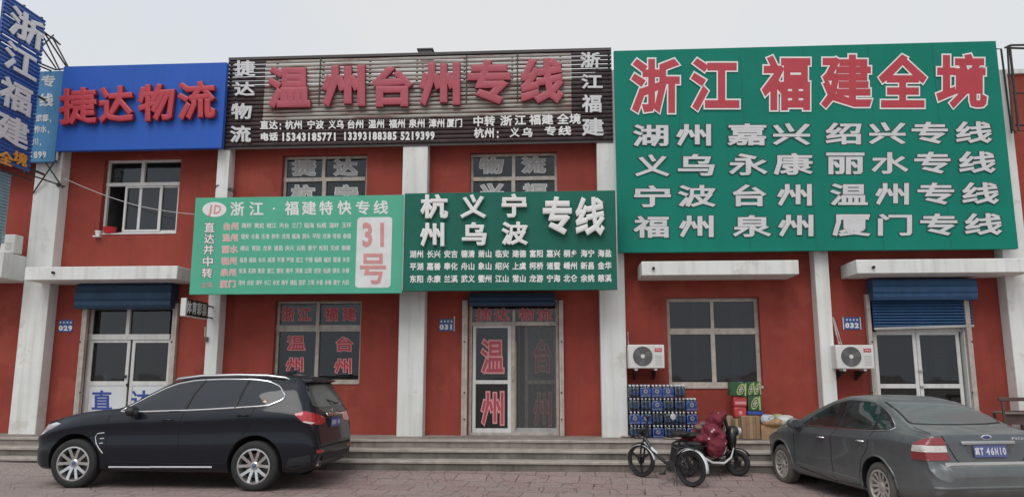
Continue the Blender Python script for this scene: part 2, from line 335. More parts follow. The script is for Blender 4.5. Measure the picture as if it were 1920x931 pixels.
# ------------------------------------------------------------------ setting: ground, steps
PLAT = .57
def ground_z(x, y):
    t = min(max((y + 2.75) / .95, 0), 1); t = t * t * (3 - 2 * t)
    q = min(max((-x - 5.5) / 5, 0), 1)
    return t * (.085 + .10 * q)
gx = [-400, -150, -60, -30] + list(np.arange(-18, 14.01, .4)) + [22, 40, 90, 200, 400]
gy = [-400, -150, -60, -30] + list(np.arange(-16, 1.01, .3)) + [6, 20, 60, 150, 400]
rg = random.Random(3)
g = MB(); g.add([(x, y, ground_z(x, y) + (rg.uniform(-.008, .008) if -8 < y < -1 and -18 < x < 14 else 0)) for y in gy for x in gx],
      [(j * len(gx) + i, j * len(gx) + i + 1, (j + 1) * len(gx) + i + 1, (j + 1) * len(gx) + i) for j in range(len(gy) - 1) for i in range(len(gx) - 1)])
tag(g.build('pavement', paver_mat(), smooth=60, recalc=False), kind='structure')

def wavy_step(name, y0, z0, z1, mat, seed):
    r = random.Random(seed); xs = np.arange(-22, 16.01, .45); vs = []
    for x in xs:
        w = r.uniform(-.014, .014); h = r.uniform(-.007, .005)
        vs += [(x, .5, z0 - .3), (x, y0 + w, z0 - .3), (x, y0 + w + r.uniform(-.01, .01), z1 - .055), (x, y0 + w, z1 - .05), (x, y0 - .03 + w, z1 - .045), (x, y0 - .03 + w, z1 - .012 + h), (x, y0 - .015 + w, z1 + h), (x, .5, z1)]
    n = 8; fs = [(i * n + k, i * n + (k + 1) % n, (i + 1) * n + (k + 1) % n, (i + 1) * n + k) for i in range(len(xs) - 1) for k in range(n)]
    m = MB(); m.add(vs, fs); o = m.build(name, [mat, CONC_L])
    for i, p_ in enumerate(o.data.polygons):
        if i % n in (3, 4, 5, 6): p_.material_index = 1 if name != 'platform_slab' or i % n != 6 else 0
    return o
ms = CONC
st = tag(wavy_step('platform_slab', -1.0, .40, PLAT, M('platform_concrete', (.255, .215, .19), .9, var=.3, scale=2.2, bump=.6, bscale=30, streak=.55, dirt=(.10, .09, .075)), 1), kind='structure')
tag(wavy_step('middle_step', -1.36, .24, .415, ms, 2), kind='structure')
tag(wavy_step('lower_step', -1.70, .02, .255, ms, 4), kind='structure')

# ------------------------------------------------------------------ the building
B = thing('shop_building', 'long two storey shop building with red stucco walls, white pillars and white canopies', 'building')
YP = -.30
PIL = [(P(a, 600, YP)[0], P(b, 600, YP)[0]) for a, b in ((37, 87), (388, 411), (748, 796), (1125, 1173), (1534, 1561), (1893, 1940))]
TOP = 7.88
bounds = [-16.5] + [(a + b) / 2 for a, b in PIL] + [13.5]
OPEN = {k: [] for k in range(7)}
def opening(bay, u0, v0, u1, v1):
    r = rect(u0, v0, u1, v1, 0); OPEN[bay].append(r); return r
W1 = opening(1, 191, 297, 335, 437)
D1 = opening(1, 155, 574, 320, 806); D1 = D1[:2] + (PLAT - .012, D1[3]); OPEN[1][-1] = D1
W2 = opening(2, 527, 290, 687, 420)
W4 = opening(2, 513, 563, 676, 716)
W3 = opening(3, 881, 285, 1045, 420)
D2 = opening(3, 878, 560, 1048, 815); D2 = D2[:2] + (PLAT - .012, D2[3]); OPEN[3][-1] = D2
W5 = opening(4, 1252, 557, 1427, 723)
D3 = opening(5, 1640, 560, 1818, 815); D3 = D3[:2] + (PLAT - .012, D3[3]); OPEN[5][-1] = D3
OPEN[6].append((PIL[5][1] + 1.3, PIL[5][1] + 3.2, 1.5, 3.2))
TH = .24
def wall(x0, x1, z0, z1, ops):
    xs = sorted({x0, x1, *[o[0] for o in ops], *[o[1] for o in ops]}); zs = sorted({z0, z1, *[o[2] for o in ops], *[o[3] for o in ops]})
    m = MB()
    inside = lambda x, z: any(o[0] < x < o[1] and o[2] < z < o[3] for o in ops)
    for i in range(len(xs) - 1):
        for j in range(len(zs) - 1):
            if inside((xs[i] + xs[i + 1]) / 2, (zs[j] + zs[j + 1]) / 2): continue
            for y in (0, TH): m.add([(xs[i], y, zs[j]), (xs[i + 1], y, zs[j]), (xs[i + 1], y, zs[j + 1]), (xs[i], y, zs[j + 1])], [(0, 1, 2, 3) if y == 0 else (3, 2, 1, 0)])
    for a, b, c, d in ops:
        m.add([(a, 0, c), (a, TH, c), (a, TH, d), (a, 0, d)], [(0, 1, 2, 3)]); m.add([(b, 0, c), (b, TH, c), (b, TH, d), (b, 0, d)], [(3, 2, 1, 0)])
        m.add([(a, 0, d), (a, TH, d), (b, TH, d), (b, 0, d)], [(0, 1, 2, 3)]); m.add([(a, 0, c), (a, TH, c), (b, TH, c), (b, 0, c)], [(3, 2, 1, 0)])
    return m
for k in range(7):
    wall(bounds[k], bounds[k + 1], .3, TOP, OPEN[k]).build('wall', RED, B, recalc=False)
MB().box(bounds[0], bounds[-1], TH + .01, 9, TOP - .35, TOP - .2).build('roof', CONC, B)
MB().box(bounds[0], bounds[-1], 9.0, 9.2, .0, TOP - .36).box(bounds[0] - .2, bounds[0], TH + .01, 9.2, 0, TOP - .36).box(bounds[-1], bounds[-1] + .2, TH + .01, 9.2, 0, TOP - .36).build('rear_wall', RED, B)
MB().box(bounds[0], bounds[-1], -.05, TH + .12, TOP + .001, TOP + .11).build('parapet_coping', WHITE, B, bevel=.015)
for k, (a, b) in enumerate(PIL):
    MB().box(a, b, YP, -.002, .45, TOP - .003 if k != 3 else TOP + .2).build('pillar', WHITE, B, bevel=.012)
# canopies
def canopy(x0, x1, z0, z1, y=-.85):
    m = MB().box(x0, x1, y, -.004, z0, z1); m.build('canopy', WHITE, B, bevel=.014)
r1 = rect(82, 498, 332, 524, -.85); r3 = rect(1203, 489, 1498, 515, -.85); r4 = rect(1606, 485, 1893, 511, -.85)
CZ0, CZ1 = (r1[2] + r3[2] + r4[2]) / 3, (r1[3] + r3[3] + r4[3]) / 3
canopy(PIL[0][1] - .18, r1[1], CZ0, CZ1); canopy(r3[0], r3[1], CZ0 - .003, CZ1); canopy(r4[0], PIL[5][0] + .2, CZ0, CZ1 - .004)
MB().box(PIL[1][1] + .05, PIL[2][0] - .3, -.8, -.004, CZ0, CZ1).build('canopy', WHITE, B)
MB().box(PIL[2][1] + .1, PIL[3][0] - .2, -.8, -.004, CZ0, CZ1).build('canopy', WHITE, B)
MB().box(-16.4, PIL[0][0] - .004, -.96, -.004, 3.70, 4.23).build('canopy', WHITE, B, bevel=.014)
# little drain holes in the canopy fronts
for (u, v) in ((101, 511), (1225, 503), (1637, 501)):
    p = P(u, v, -.853); MB().lathe([(.0, 0), (.028, 0), (.028, -.05), (.016, -.05), (.016, -.01), (0, -.01)], (p[0], -.85, p[2]), 'y', 12).build('drain_spout', STEEL, B)

# rooms behind the glass
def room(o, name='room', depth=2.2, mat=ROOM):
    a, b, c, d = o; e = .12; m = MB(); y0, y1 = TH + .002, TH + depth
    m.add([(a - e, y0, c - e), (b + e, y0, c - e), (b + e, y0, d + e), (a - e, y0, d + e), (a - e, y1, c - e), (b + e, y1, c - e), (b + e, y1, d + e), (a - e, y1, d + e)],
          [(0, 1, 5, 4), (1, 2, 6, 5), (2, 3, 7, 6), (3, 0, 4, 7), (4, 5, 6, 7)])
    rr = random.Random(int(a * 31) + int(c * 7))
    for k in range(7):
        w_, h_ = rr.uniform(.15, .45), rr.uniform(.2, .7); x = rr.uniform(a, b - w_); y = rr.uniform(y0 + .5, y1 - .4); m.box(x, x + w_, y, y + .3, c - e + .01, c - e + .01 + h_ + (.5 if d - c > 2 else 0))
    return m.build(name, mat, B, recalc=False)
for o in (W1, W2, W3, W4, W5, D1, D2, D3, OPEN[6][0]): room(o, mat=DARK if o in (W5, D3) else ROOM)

def bar(m, u0, v0, u1, v1, y, d=.05):
    x0, x1, z0, z1 = rect(u0, v0, u1, v1, y); m.box(x0, x1, y, y + d, z0, z1)
def frame_of(o, y, w=.06, d=.07):
    a, b, c, e = o; m = MB()
    m.box(a + .003, a + w, y, y + d, c + .003, e - .003); m.box(b - w, b - .003, y, y + d, c + .003, e - .003)
    m.box(a + w + .001, b - w - .001, y + .002, y + d, c + .003, c + w); m.box(a + w + .001, b - w - .001, y + .002, y + d, e - w, e - .003); return m
def pane(o, y, parent, mat=GLASS, name='glass_pane'):
    a, b, c, d = o; return MB().box(a + .02, b - .02, y, y + .006, c + .02, d - .02).build(name, mat, parent)
def sash(m, u0, v0, u1, v1, y, w=.045, d=.035):
    a, b, c, e = rect(u0, v0, u1, v1, y)
    m.box(a, a + w, y, y + d, c, e); m.box(b - w, b, y, y + d, c, e); m.box(a + w, b - w, y + .001, y + d, c, c + w); m.box(a + w, b - w, y + .001, y + d, e - w, e)
    return a + w - .005, b - w + .005, c + w - .005, e - w + .005
def sticker(chars, y, big, white, b1=.055, b2=.018):
    pass

YF = .13
# --- upper left window
w = frame_of(W1, YF, .05); bar(w, 194, 342, 337, 348, YF - .012, .07); bar(w, 265, 299, 271, 342, YF - .008, .06)
wo = w.build('window', UPVC, B)
s = MB(); sash(s, 232, 348, 302, 434, YF + .012); bar(s, 259, 352, 264, 430, YF + .05, .02); s.build('sash', UPVC, wo)
s = MB(); sash(s, 297, 348, 335, 435, YF + .05); s.build('sash', UPVC, wo)
m = MB()
for a in ((196, 300, 268, 342), (268, 300, 336, 342), (234, 349, 336, 432)): r_ = rect(*a, YF); m.box(r_[0], r_[1], YF + .055, YF + .06, r_[2], r_[3])
m.build('glass_pane', GLASS, wo)
cm = MB(); a_ = rect(262, 350, 336, 436, .4); n = 26
cm.add([(a_[0] + (a_[1] - a_[0]) * i / n, .42 + .03 * math.sin(i * 1.9), z) for z in (a_[2] - .2, a_[3] + .1) for i in range(n + 1)], [(i, i + 1, n + 2 + i, n + 1 + i) for i in range(n)])
cm.build('curtain', CURT, wo, smooth=60)
MB().box(W1[0] - .0, W1[1] + .0, -.015, YF - .002, W1[2] - .02, W1[2] + .004).build('sill', UPVC, wo, bevel=.006)

def upper_window(O, um, bay_letters, vr, v1=420):
    w = frame_of(O, YF, .055); bar(w, um - 78, vr - 3.5, um + 78, vr + 3.5, YF - .01, .08); bar(w, um - 3, 290, um + 3, vr - 3, YF - .006, .06); bar(w, um - 4, vr + 3, um + 3, v1, YF - .004, .06)
    wo = w.build('window', UPVC_D, B)
    pane(O, YF + .045, wo)
    characters(bay_letters, YF + .042, wo, M('film_letters', (.40, .39, .37), .6), LG, .03, .07); MB().box(O[0] - .03, O[1] + .03, -.06, YF, O[2] - .05, O[2] + .004).build('sill', WHITE, wo)
    return wo
upper_window(W2, 607, (('捷', 547, 298, 593, 330), ('达', 625, 298, 671, 330), ('杭', 545, 346, 592, 380), ('宁', 627, 346, 672, 380)), 336)
upper_window(W3, 963, (('物', 898, 294, 945, 326), ('流', 977, 293, 1024, 325), ('兴', 900, 343, 945, 377), ('福', 979, 343, 1026, 377)), 334.5)

# --- lower window of the middle bay, red lettering on the glass
w = frame_of(W4, YF, .055); bar(w, 513, 609, 677, 621, YF - .012, .08); bar(w, 593, 566, 599, 609, YF - .006, .06); bar(w, 590.5, 621, 597, 713, YF - .004, .06)
wo = w.build('window', UPVC_D, B); pane(W4, YF + .045, wo)
characters([(c, u - 13, 575, u + 13, 602) for c, u in zip('浙江福建', (540, 571, 621, 655))] + [('温', 537, 628, 573, 657), ('州', 535, 669, 570, 697), ('台', 629, 630, 663, 659), ('州', 626, 671, 660, 700)], YF + .042, wo, LR, LPK, .018, .07)
MB().box(W4[0] - .0, W4[1] + .0, -.02, YF - .002, W4[2] - .04, W4[2] + .004).build('sill', UPVC_D, wo, bevel=.006)

# --- window of the water bottle bay
w = frame_of(W5, YF, .075); bar(w, 1254, 615, 1426, 626, YF - .012, .08); bar(w, 1332, 560, 1338, 615, YF - .006, .06); bar(w, 1334, 626, 1342, 718, YF - .004, .06)
wo = w.build('window', UPVC_D, B); pane(W5, YF + .045, wo)
cm = MB()
for u0, u1 in ((1372, 1386), (1300, 1306)):
    q = rect(u0, 560, u1, 720, .5); cm.box(q[0], q[1], .5, .52, q[2], q[3])
cm.build('curtain', M('grey_curtain', (.16, .16, .165), .9), wo)
MB().box(W5[0] + .02, W5[1] + .0, -.02, YF - .002, W5[2] - .05, W5[2] + .004).build('sill', UPVC_D, wo, bevel=.006)
gr = MB()
for k in range(4): z = W5[2] + .2 + k * .3; gr.box(W5[0] + .08, W5[1] - .08, YF + .09, YF + .1, z, z + .012)
gr.build('grille', STEEL, wo)
w = frame_of(OPEN[6][0], YF); wo = w.build('window', UPVC, B); pane(OPEN[6][0], YF + .045, wo)

# --- roller shutters
def shutter(u0, v0, u1, v1, slat_to, su0, su1, tr, mat_box, yb=-.32):
    x0, x1, z0, z1 = rect(u0, v0, u1, v1, yb); d = -.02 - yb; h = z1 - z0
    prof = [(yb + .03, z0), (yb, z0 + .06), (yb + .004, z0 + h * .3), (yb - .012, z0 + h * .33), (yb, z0 + h * .38), (yb + .004, z0 + h * .62), (yb - .012, z0 + h * .65), (yb + .0, z0 + h * .7), (yb + .01, z1 - .05), (yb + .05, z1), (-.003, z1), (-.003, z0)]
    m = MB(); m.prism([(x0, y, z) for y, z in prof], (x1 - x0, 0, 0)); so_ = m.build('roller_shutter', mat_box, B, smooth=25)
    if slat_to:
        a, b, c, e = rect(su0, v1, su1, slat_to, -.03); k = 9; m = MB(); hh = (z0 - c) / k
        for i in range(k):
            zt = z0 - i * hh; m.prism([(a, y, z) for y, z in ((-.03, zt), (-.075, zt - hh * .25), (-.08, zt - hh * .6), (-.045, zt - hh * .92), (-.03, zt - hh))], (b - a, 0, 0))
        m.build('slat_curtain', SHUT, so_, smooth=30)
        MB().prism([(a, -.09, c - .05), (b, -.09, c - .0), (b, -.09, c + .045), (a, -.09, c - .005)], (0, .06, 0)).build('bottom_bar', ALU, so_)
    for a, b in tr:
        m = MB()
        q = rect(a, v1 + 2, b, 800, -.06); m.box(q[0], q[1], -.10, -.003, PLAT + .002, q[3] + .12); m.box((q[0] + q[1]) / 2 - .01, (q[0] + q[1]) / 2 + .01, -.1025, -.1, PLAT + .01, q[3])
        m.build('guide_rail', UPVC_D, so_)
    m = MB()
    for a, b in tr:
        for v in (640, 735, 785): q = P((a + b) / 2, v, -.08); m.lathe([(0, 0), (.016, 0), (.016, -.02), (0, -.02)], (q[0], -.0995, q[2]), 'y', 8)
    m.build('rail_bolt', STEEL, so_)
    return so_
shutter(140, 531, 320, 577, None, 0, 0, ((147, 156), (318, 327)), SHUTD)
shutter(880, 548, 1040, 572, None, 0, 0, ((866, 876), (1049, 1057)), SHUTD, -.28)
shutter(1637, 522, 1833, 561, 613, 1635, 1821, ((1631, 1638), (1817, 1826)), SHUT)

# --- door of the left shop, two leaves
w = frame_of(D1, YF - .03, .055); bar(w, 160, 626, 318, 636, YF - .045, .09); bar(w, 237, 580, 243, 626, YF - .036, .06)
do = w.build('door', UPVC, B)
r_ = rect(160, 580, 318, 626, YF); MB().box(*r_[:2], YF + .02, YF + .026, *r_[2:]).build('glass_pane', GLASS, do)
def leaf(parent, u0, u1, vt, vm0, vm1, vb, y, white_low=True, wd=.065, mat=UPVC, low_glass=False):
    a, b, c, e = rect(u0, vt, u1, vb, y); zm0, zm1 = P((u0 + u1) / 2, vm1, y)[2], P((u0 + u1) / 2, vm0, y)[2]; c = PLAT + .03
    m = MB(); m.box(a, a + wd, y, y + .045, c, e); m.box(b - wd, b, y, y + .045, c, e)
    for z0, z1 in ((c, c + .1), (zm0, zm1), (e - wd, e)): m.box(a + wd, b - wd, y + .002, y + .045, z0, z1)
    lf = m.build('door_leaf', mat, parent)
    MB().box(a + wd - .005, b - wd + .005, y + .022, y + .028, zm1 - .005, e - wd + .005).build('glass_pane', GLASS, lf)
    MB().box(a + wd - .005, b - wd + .005, y + .014, y + .03, c + .095, zm0 + .005).build('glass_pane' if low_glass else 'lower_panel', GLASS if low_glass else PVC, lf)
    return lf
yd = YF - .02
l1 = leaf(do, 162, 238, 636, 714, 722, 812, yd); l2 = leaf(do, 242, 316, 636, 714, 722, 812, yd)
bl = MB(); putpx(bl, '直', 172, 731, 210, 767, yd + .013, .003, .022); bl.build('lettering', LBL, l1)
bl = MB(); putpx(bl, '达', 246, 731, 284, 767, yd + .013, .003, .022); bl.build('lettering', LBL, l2)
kn = MB(); q = P(236, 705, yd); kn.box(q[0] - .02, q[0] + .02, yd - .04, yd - .001, q[2] - .03, q[2] + .03); q = P(239, 721, yd); kn.box(q[0] - .018, q[0] + .018, yd - .035, yd - .001, q[2] - .03, q[2] + .03)
kn.build('handle', BLACKP, do, bevel=.006)
nb = MB(); q = P(198, 706, .35); nb.add([(q[0] - .05, .35, q[2] - .1), (q[0] + .05, .35, q[2] - .1), (q[0], .34, q[2] + .12), (q[0], .44, q[2] - .1)], [(0, 1, 2), (0, 2, 3), (1, 3, 2), (0, 3, 1)]); nb.build('door_notice', LW, do)

# --- door of the middle shop: one glazed leaf with red lettering, plastic strip curtain on the right
w = frame_of(D2, YF - .03, .06); bar(w, 883, 603, 1046, 610, YF - .045, .09); bar(w, 961, 580, 966, 604, YF - .036, .06); bar(w, 958, 606, 966, 812, YF - .03, .06)
do = w.build('door', UPVC_D, B)
r_ = rect(883, 574, 1044, 604, YF); MB().box(*r_[:2], YF + .02, YF + .026, *r_[2:]).build('glass_pane', GLASS, do)
characters([(c, u - 15, 577, u + 15, 602) for c, u in zip('捷达物流', (907, 941, 987, 1021))], YF + .018, do, LPR, LPK, .012, .05)
lf = leaf(do, 886, 958, 608, 712, 719, 812, yd, low_glass=True)
characters([('温', 901, 634, 946, 701), ('州', 901, 732, 946, 798)], yd + .012, lf, LPR, LPK, .015, .06)
lg2 = leaf(do, 984, 1045, 608, 712, 719, 812, .24, low_glass=True, mat=UPVC_D)
characters([('台', 1000, 634, 1035, 700), ('州', 1000, 734, 1035, 800)], .252, lg2, LPR, LPK, .015, .06)
pv = bpy.data.materials.new('clear_strip'); pv.use_nodes = True; pn, pl = pv.node_tree.nodes, pv.node_tree.links; pn.remove(pn['Principled BSDF'])
pt = pn.new('ShaderNodeBsdfTransparent'); pt.inputs[0].default_value = (.80, .82, .80, 1); pd = pn.new('ShaderNodeBsdfDiffuse'); pd.inputs[0].default_value = (.20, .21, .205, 1); pg = pn.new('ShaderNodeBsdfGlossy'); pg.inputs['Roughness'].default_value = .2
pm = pn.new('ShaderNodeMixShader'); pm.inputs[0].default_value = .25; pl.new(pt.outputs[0], pm.inputs[1]); pl.new(pd.outputs[0], pm.inputs[2])
pf = pn.new('ShaderNodeFresnel'); pm2 = pn.new('ShaderNodeMixShader'); pl.new(pf.outputs[0], pm2.inputs[0]); pl.new(pm.outputs[0], pm2.inputs[1]); pl.new(pg.outputs[0], pm2.inputs[2]); pl.new(pm2.outputs[0], pn['Material Output'].inputs[0])
m = MB(); q = rect(960, 608, 1047, 812, YF + .01); n = 40
for k in range(7):
    xa = q[0] + (q[1] - q[0]) * k / 7; xb = xa + (q[1] - q[0]) / 7 + .03; yy = YF + .02 + .008 * (k % 2); m.add([(xa, yy, PLAT + .04), ((xa + xb) / 2, yy - .012, PLAT + .04), (xb, yy, PLAT + .04), (xb, yy, q[3]), ((xa + xb) / 2, yy - .012, q[3]), (xa, yy, q[3])], [(0, 1, 4, 5), (1, 2, 3, 4)])
m.build('strip_curtain', pv, do, recalc=False, smooth=60)
MB().tube([P(967, 640, .1), P(967, 800, .1)], .018, 6).build('curtain_edge', M('yellowed_plastic', (.30, .27, .14), .5), do)
MB().box(q[0], q[1], YF + .0, YF + .012, PLAT + .035, PLAT + .14).build('kick_plate', ALU, do)
hd = MB(); p_ = P(962, 700, YF - .06); hd.tube([(p_[0], YF - .04, p_[2] - .14), (p_[0], YF - .075, p_[2] - .12), (p_[0], YF - .075, p_[2] + .12), (p_[0], YF - .04, p_[2] + .14)], .012, 8); hd.build('handle', ALU, do)

# --- door of the right shop
w = frame_of(D3, YF - .03, .05); do = w.build('door', UPVC, B)
r_ = rect(1643, 612, 1815, 622, YF - .04); MB().box(*r_[:2], YF - .045, YF + .03, *r_[2:]).build('lintel', UPVC, do)
l1 = leaf(do, 1644, 1724, 621, 719, 727, 815, yd, low_glass=True); l2 = leaf(do, 1725, 1806, 621, 719, 727, 815, yd, low_glass=True)
r_ = rect(1807, 560, 1817, 815, yd); MB().box(r_[0], r_[1], -.004, yd + .08, PLAT + .01, r_[3]).build('side_jamb', UPVC, do)
kn = MB(); q = P(1724, 694, yd); kn.box(q[0] - .03, q[0] + .045, yd - .05, yd - .001, q[2] - .02, q[2] + .02); q = P(1728, 724, yd); kn.box(q[0] - .03, q[0] + .03, yd - .04, yd - .001, q[2] - .02, q[2] + .02); kn.build('handle', ALU, do, bevel=.006)
fr_ = thing('fridge', 'white upright cabinet seen through the right glass door', 'fridge', P(1768, 720, 1.2))
q = rect(1752, 628, 1788, 712, 1.2); MB().box(q[0], q[1], 1.2, 1.7, q[2], q[3]).build('cabinet', M('fridge_white', (.62, .63, .64), .5), fr_, bevel=.02)
MB().box(q[0] + .05, q[1] - .05, 1.19, 1.2, (q[2] + q[3]) / 2 - .008, (q[2] + q[3]) / 2 + .008).build('door_gap', STEEL, fr_)
q2 = rect(1750, 626, 1786, 634, 1.2); MB().box(q2[0], q2[1], 1.25, 1.6, q[3] + .08, q[3] + .2).box((q[0] + q[1]) / 2 - .2, (q[0] + q[1]) / 2 + .2, 1.3, 1.6, q[3] - .01, q[3] + .081).build('top_box', M('fridge_top', (.5, .5, .5), .5), fr_)
MB().box(q[0] - .05, q[1] + .05, 1.15, 1.75, PLAT, q[2]).build('base', DARK, fr_)
MB().box(D3[0] - .12, D3[1] + .12, TH + .003, TH + 2.2, PLAT - .12, PLAT).build('floor', CONC, B)

# --- a bowl and a pot on the ledge of the upper left window
t = thing('plastic_bowl', 'red plastic bowl on the ledge of the upper left window', 'bowl', P(205, 437, .05))
q = P(205, 437, .05); z = W1[2] + .006; m = MB(); m.lathe([(.0, 0), (.09, 0), (.125, .05), (.135, .12), (.142, .13), (.128, .13), (.118, .06), (.0, .02)], (q[0] + .01, .04, z), 'z', 28); m.build('bowl', M('red_plastic', (.52, .02, .025), .3), t, smooth=40)
m = MB(); m.lathe([(.138, .118), (.148, .124), (.148, .134), (.138, .134)], (q[0] + .01, .04, z), 'z', 28, closed=True); m.build('rim', M('red_plastic', (), 0), t, smooth=40)
t = thing('flower_pot', 'small white pot beside the red bowl on the window ledge', 'pot', P(183, 438, .0))
q = P(184, 438, -.03); m = MB(); m.lathe([(0, 0), (.045, 0), (.062, .09), (.07, .092), (.07, .11), (.058, .11), (.05, .03), (0, .03)], (q[0], -.03, z - .06), 'z', 20); m.build('pot', LW, t, smooth=40)
MB().box(q[0] - .07, q[0] + .07, -.11, -.003, z - .09, z - .061).build('shelf_bracket', UPVC, t)
# ------------------------------------------------------------------ signs
def letter_part(ch, box, y, depth, b, mat, parent, lift=.01, back=None, shear=0, name='letter'):
    bref = b + back[1] if back else b; m = MB(); putpx(m, ch, *box, y, depth, b, lift, shear, bref); o = m.build(name, mat, parent); o['_w'] = 1
    if back:
        k = MB(); putpx(k, ch, *box, y, depth * .75, b + back[1], lift - .008, shear, bref); k.build('letter_edge', back[0], o)
    return o
def board(name, u0, v0, u1, v1, y, th, mat, parent, bevel=.006, wr=0):
    x0, x1, z0, z1 = rect(u0, v0, u1, v1, y)
    if wr:
        nx, nz_ = 40, 22; rr = random.Random(5); m = MB(); ph = [rr.uniform(0, 6) for _ in range(6)]
        f = lambda s, t: wr * (math.sin(9 * s + 3 * t + ph[0]) * .4 + math.sin(4 * s - 6 * t + ph[1]) * .5 + .4 * math.sin(17 * s + ph[2]) * (1 - t) ** 2) * min(1, 9 * s, 9 * (1 - s), 7 * t, 7 * (1 - t))
        m.add([(x0 + (x1 - x0) * i / nx, y + f(i / nx, j / nz_), z0 + (z1 - z0) * j / nz_) for j in range(nz_ + 1) for i in range(nx + 1)], [(j * (nx + 1) + i, j * (nx + 1) + i + 1, (j + 1) * (nx + 1) + i + 1, (j + 1) * (nx + 1) + i) for j in range(nz_) for i in range(nx)])
        b = [(x0, y, z0), (x1, y, z0), (x1, y, z1), (x0, y, z1)]; m.add(b + [(p[0], y + th, p[2]) for p in b], [(0, 4, 5, 1), (1, 5, 6, 2), (2, 6, 7, 3), (3, 7, 4, 0), (4, 7, 6, 5)])
        o = m.build(name, mat, parent, smooth=35)
    else: o = MB().box(x0, x1, y, y + th, z0, z1).build(name, mat, parent, bevel=bevel)
    return (x0, x1, z0, z1), o

# --- blue board over the left shop
Y = -.55
t = thing('shop_sign', 'blue board with four raised red characters over the left shop', 'sign', P(265, 275, Y))
bb, _ = board('panel', 112, 121, 420, 280, Y, .12, BLUE, t)
m = MB()
for z in (bb[2] + .3, bb[3] - .3): m.box(bb[0] + .2, bb[1] - .2, Y + .122, -.06, z - .02, z + .02)
for x in (bb[0] + .35, (bb[0] + bb[1]) / 2, bb[1] - .35): m.box(x - .02, x + .02, Y + .121, Y + .16, bb[2] + .05, bb[3] - .05)
m.build('bracket', STEEL, t)
for ch, u0, u1, va, vb in (('捷', 117, 187, 167, 238), ('达', 191, 255, 164, 234), ('物', 264, 333, 160, 232), ('流', 338, 408, 155, 229)):
    letter_part(ch, (u0, va + 3, u1, vb), Y, .10, .034, LR, t, .03, (M('letter_side_red', (.30, .03, .04), .5), .004), shear=-4)
m = MB(); q = rect(422, 119, 425, 170, Y + .1); m.box(q[0], q[1], Y + .1, Y + .13, q[2], q[3]); m.build('edge_strip', ALU, t)

# --- slatted dark board over the middle bays
Y = -.36
t = thing('slatted_sign', 'dark brown slatted board with six large red characters on its rusty middle field', 'sign', P(790, 268, Y))
x0, x1, z0, z1 = rect(424, 104, 1148, 268, Y); xa, xb = P(496, 160, Y)[0], P(1071, 160, Y)[0]; zm = P(790, 219, Y)[2]
NS = 21; hh = (z1 - z0) / NS; mb_, mr_ = MB(), MB(); rs = random.Random(9)
for k in range(NS):
    za, zb = z0 + k * hh, z0 + (k + 1) * hh - .012; mid = (za + zb) / 2
    def slat(m, a, b, dy=0): m.prism([(a, Y + dy + .03, za), (a, Y + dy + .008, za + hh * .15), (a, Y + dy, mid), (a, Y + dy + .008, zb - hh * .1), (a, Y + dy + .03, zb)], (b - a, 0, 0))
    d = rs.uniform(-.008, .008)
    if mid > zm: slat(mb_, x0, xa - .004, d); slat(mr_, xa, xb, rs.uniform(-.012, .01)); slat(mb_, xb + .004, x1, d)
    else: slat(mb_, x0, x1, d)
mb_.build('brown_slat_field', BROWN, t, smooth=30); mr_.build('rusty_slat_field', RUST, t, smooth=30)
m = MB(); m.box(x0, x1, Y + .04, Y + .10, z0, z0 + .05).box(x0, x1, Y + .04, Y + .1, z1 - .05, z1)
for x in np.linspace(x0 + .05, x1 - .05, 9): m.box(x - .02, x + .02, Y + .035, Y + .09, z0 + .051, z1 - .051)
m.build('frame', STEEL, t)
MB().box(x0, x1, Y - .01, Y + .12, z1 + .002, z1 + .06).build('top_rail', M('brown_rail', (.07, .06, .06), .6), t)
MB().prism([(x0, Y + .04, z0 - .001), (x0, -.305, z0 - .001), (x0, -.305, z0 - .05), (x0, Y + .04, z0 - .05)], (x1 - x0, 0, 0)).build('bottom_rail', M('brown_rail', (), 0), t)
m = MB()
for u, v in ((601, 112), (875, 108), (970, 104)):
    q = P(u, v, Y - .02); m.box(q[0] - .012, q[0] + .012, Y - .02, Y - .005, q[2] - 1.0, q[2] + .05)
m.build('holding_strap', STEEL, t)
for ch, b in zip('温州台州专线', ((505, 128, 585, 206), (606, 126, 687, 204), (700, 128, 776, 204), (787, 121, 864, 202), (877, 116, 958, 199), (976, 113, 1057, 198))):
    letter_part(ch, b, Y, .09, .046, LPR, t, .03, (M('letter_side_dull_red', (.26, .05, .06), .6), .006), shear=-1)
for ch, b in zip('捷达物流', ((441, 115, 480, 145), (441, 155, 479, 181), (435, 195, 474, 225), (433, 237, 472, 268))): letter_part(ch, b, Y, .03, .028, LG, t, .02)
for ch, b in zip('浙江福建', ((1088, 100, 1125, 129), (1090, 141, 1130, 168), (1091, 179, 1128, 212), (1091, 223, 1132, 256))): letter_part(ch, b, Y, .03, .028, LG, t, .02)
w = MB(); Yl = Y - .005
linepx(w, '直达:', 488, 530, 235, 235, 17, Yl, .006, .028)
for s, a, b in (('杭州', 535, 567), ('宁波', 576, 607), ('义乌', 616, 645), ('台州', 651, 682), ('温州', 691, 721), ('福州', 730, 760), ('泉州', 767, 797), ('漳州', 804, 834), ('厦门', 838, 867)):
    linepx(w, s, a, b, 235 - (a - 535) * .012, 235 - (b - 535) * .012, 17, Yl, .006, .028)
for s, a, b, v in (('电话', 488, 521, 257), ('15343185771', 527, 632, 257), ('13393188385', 643, 744, 255.5), ('5219399', 751, 815, 255)): linepx(w, s, a, b, v, v - .5, 16, Yl, .006, .045)
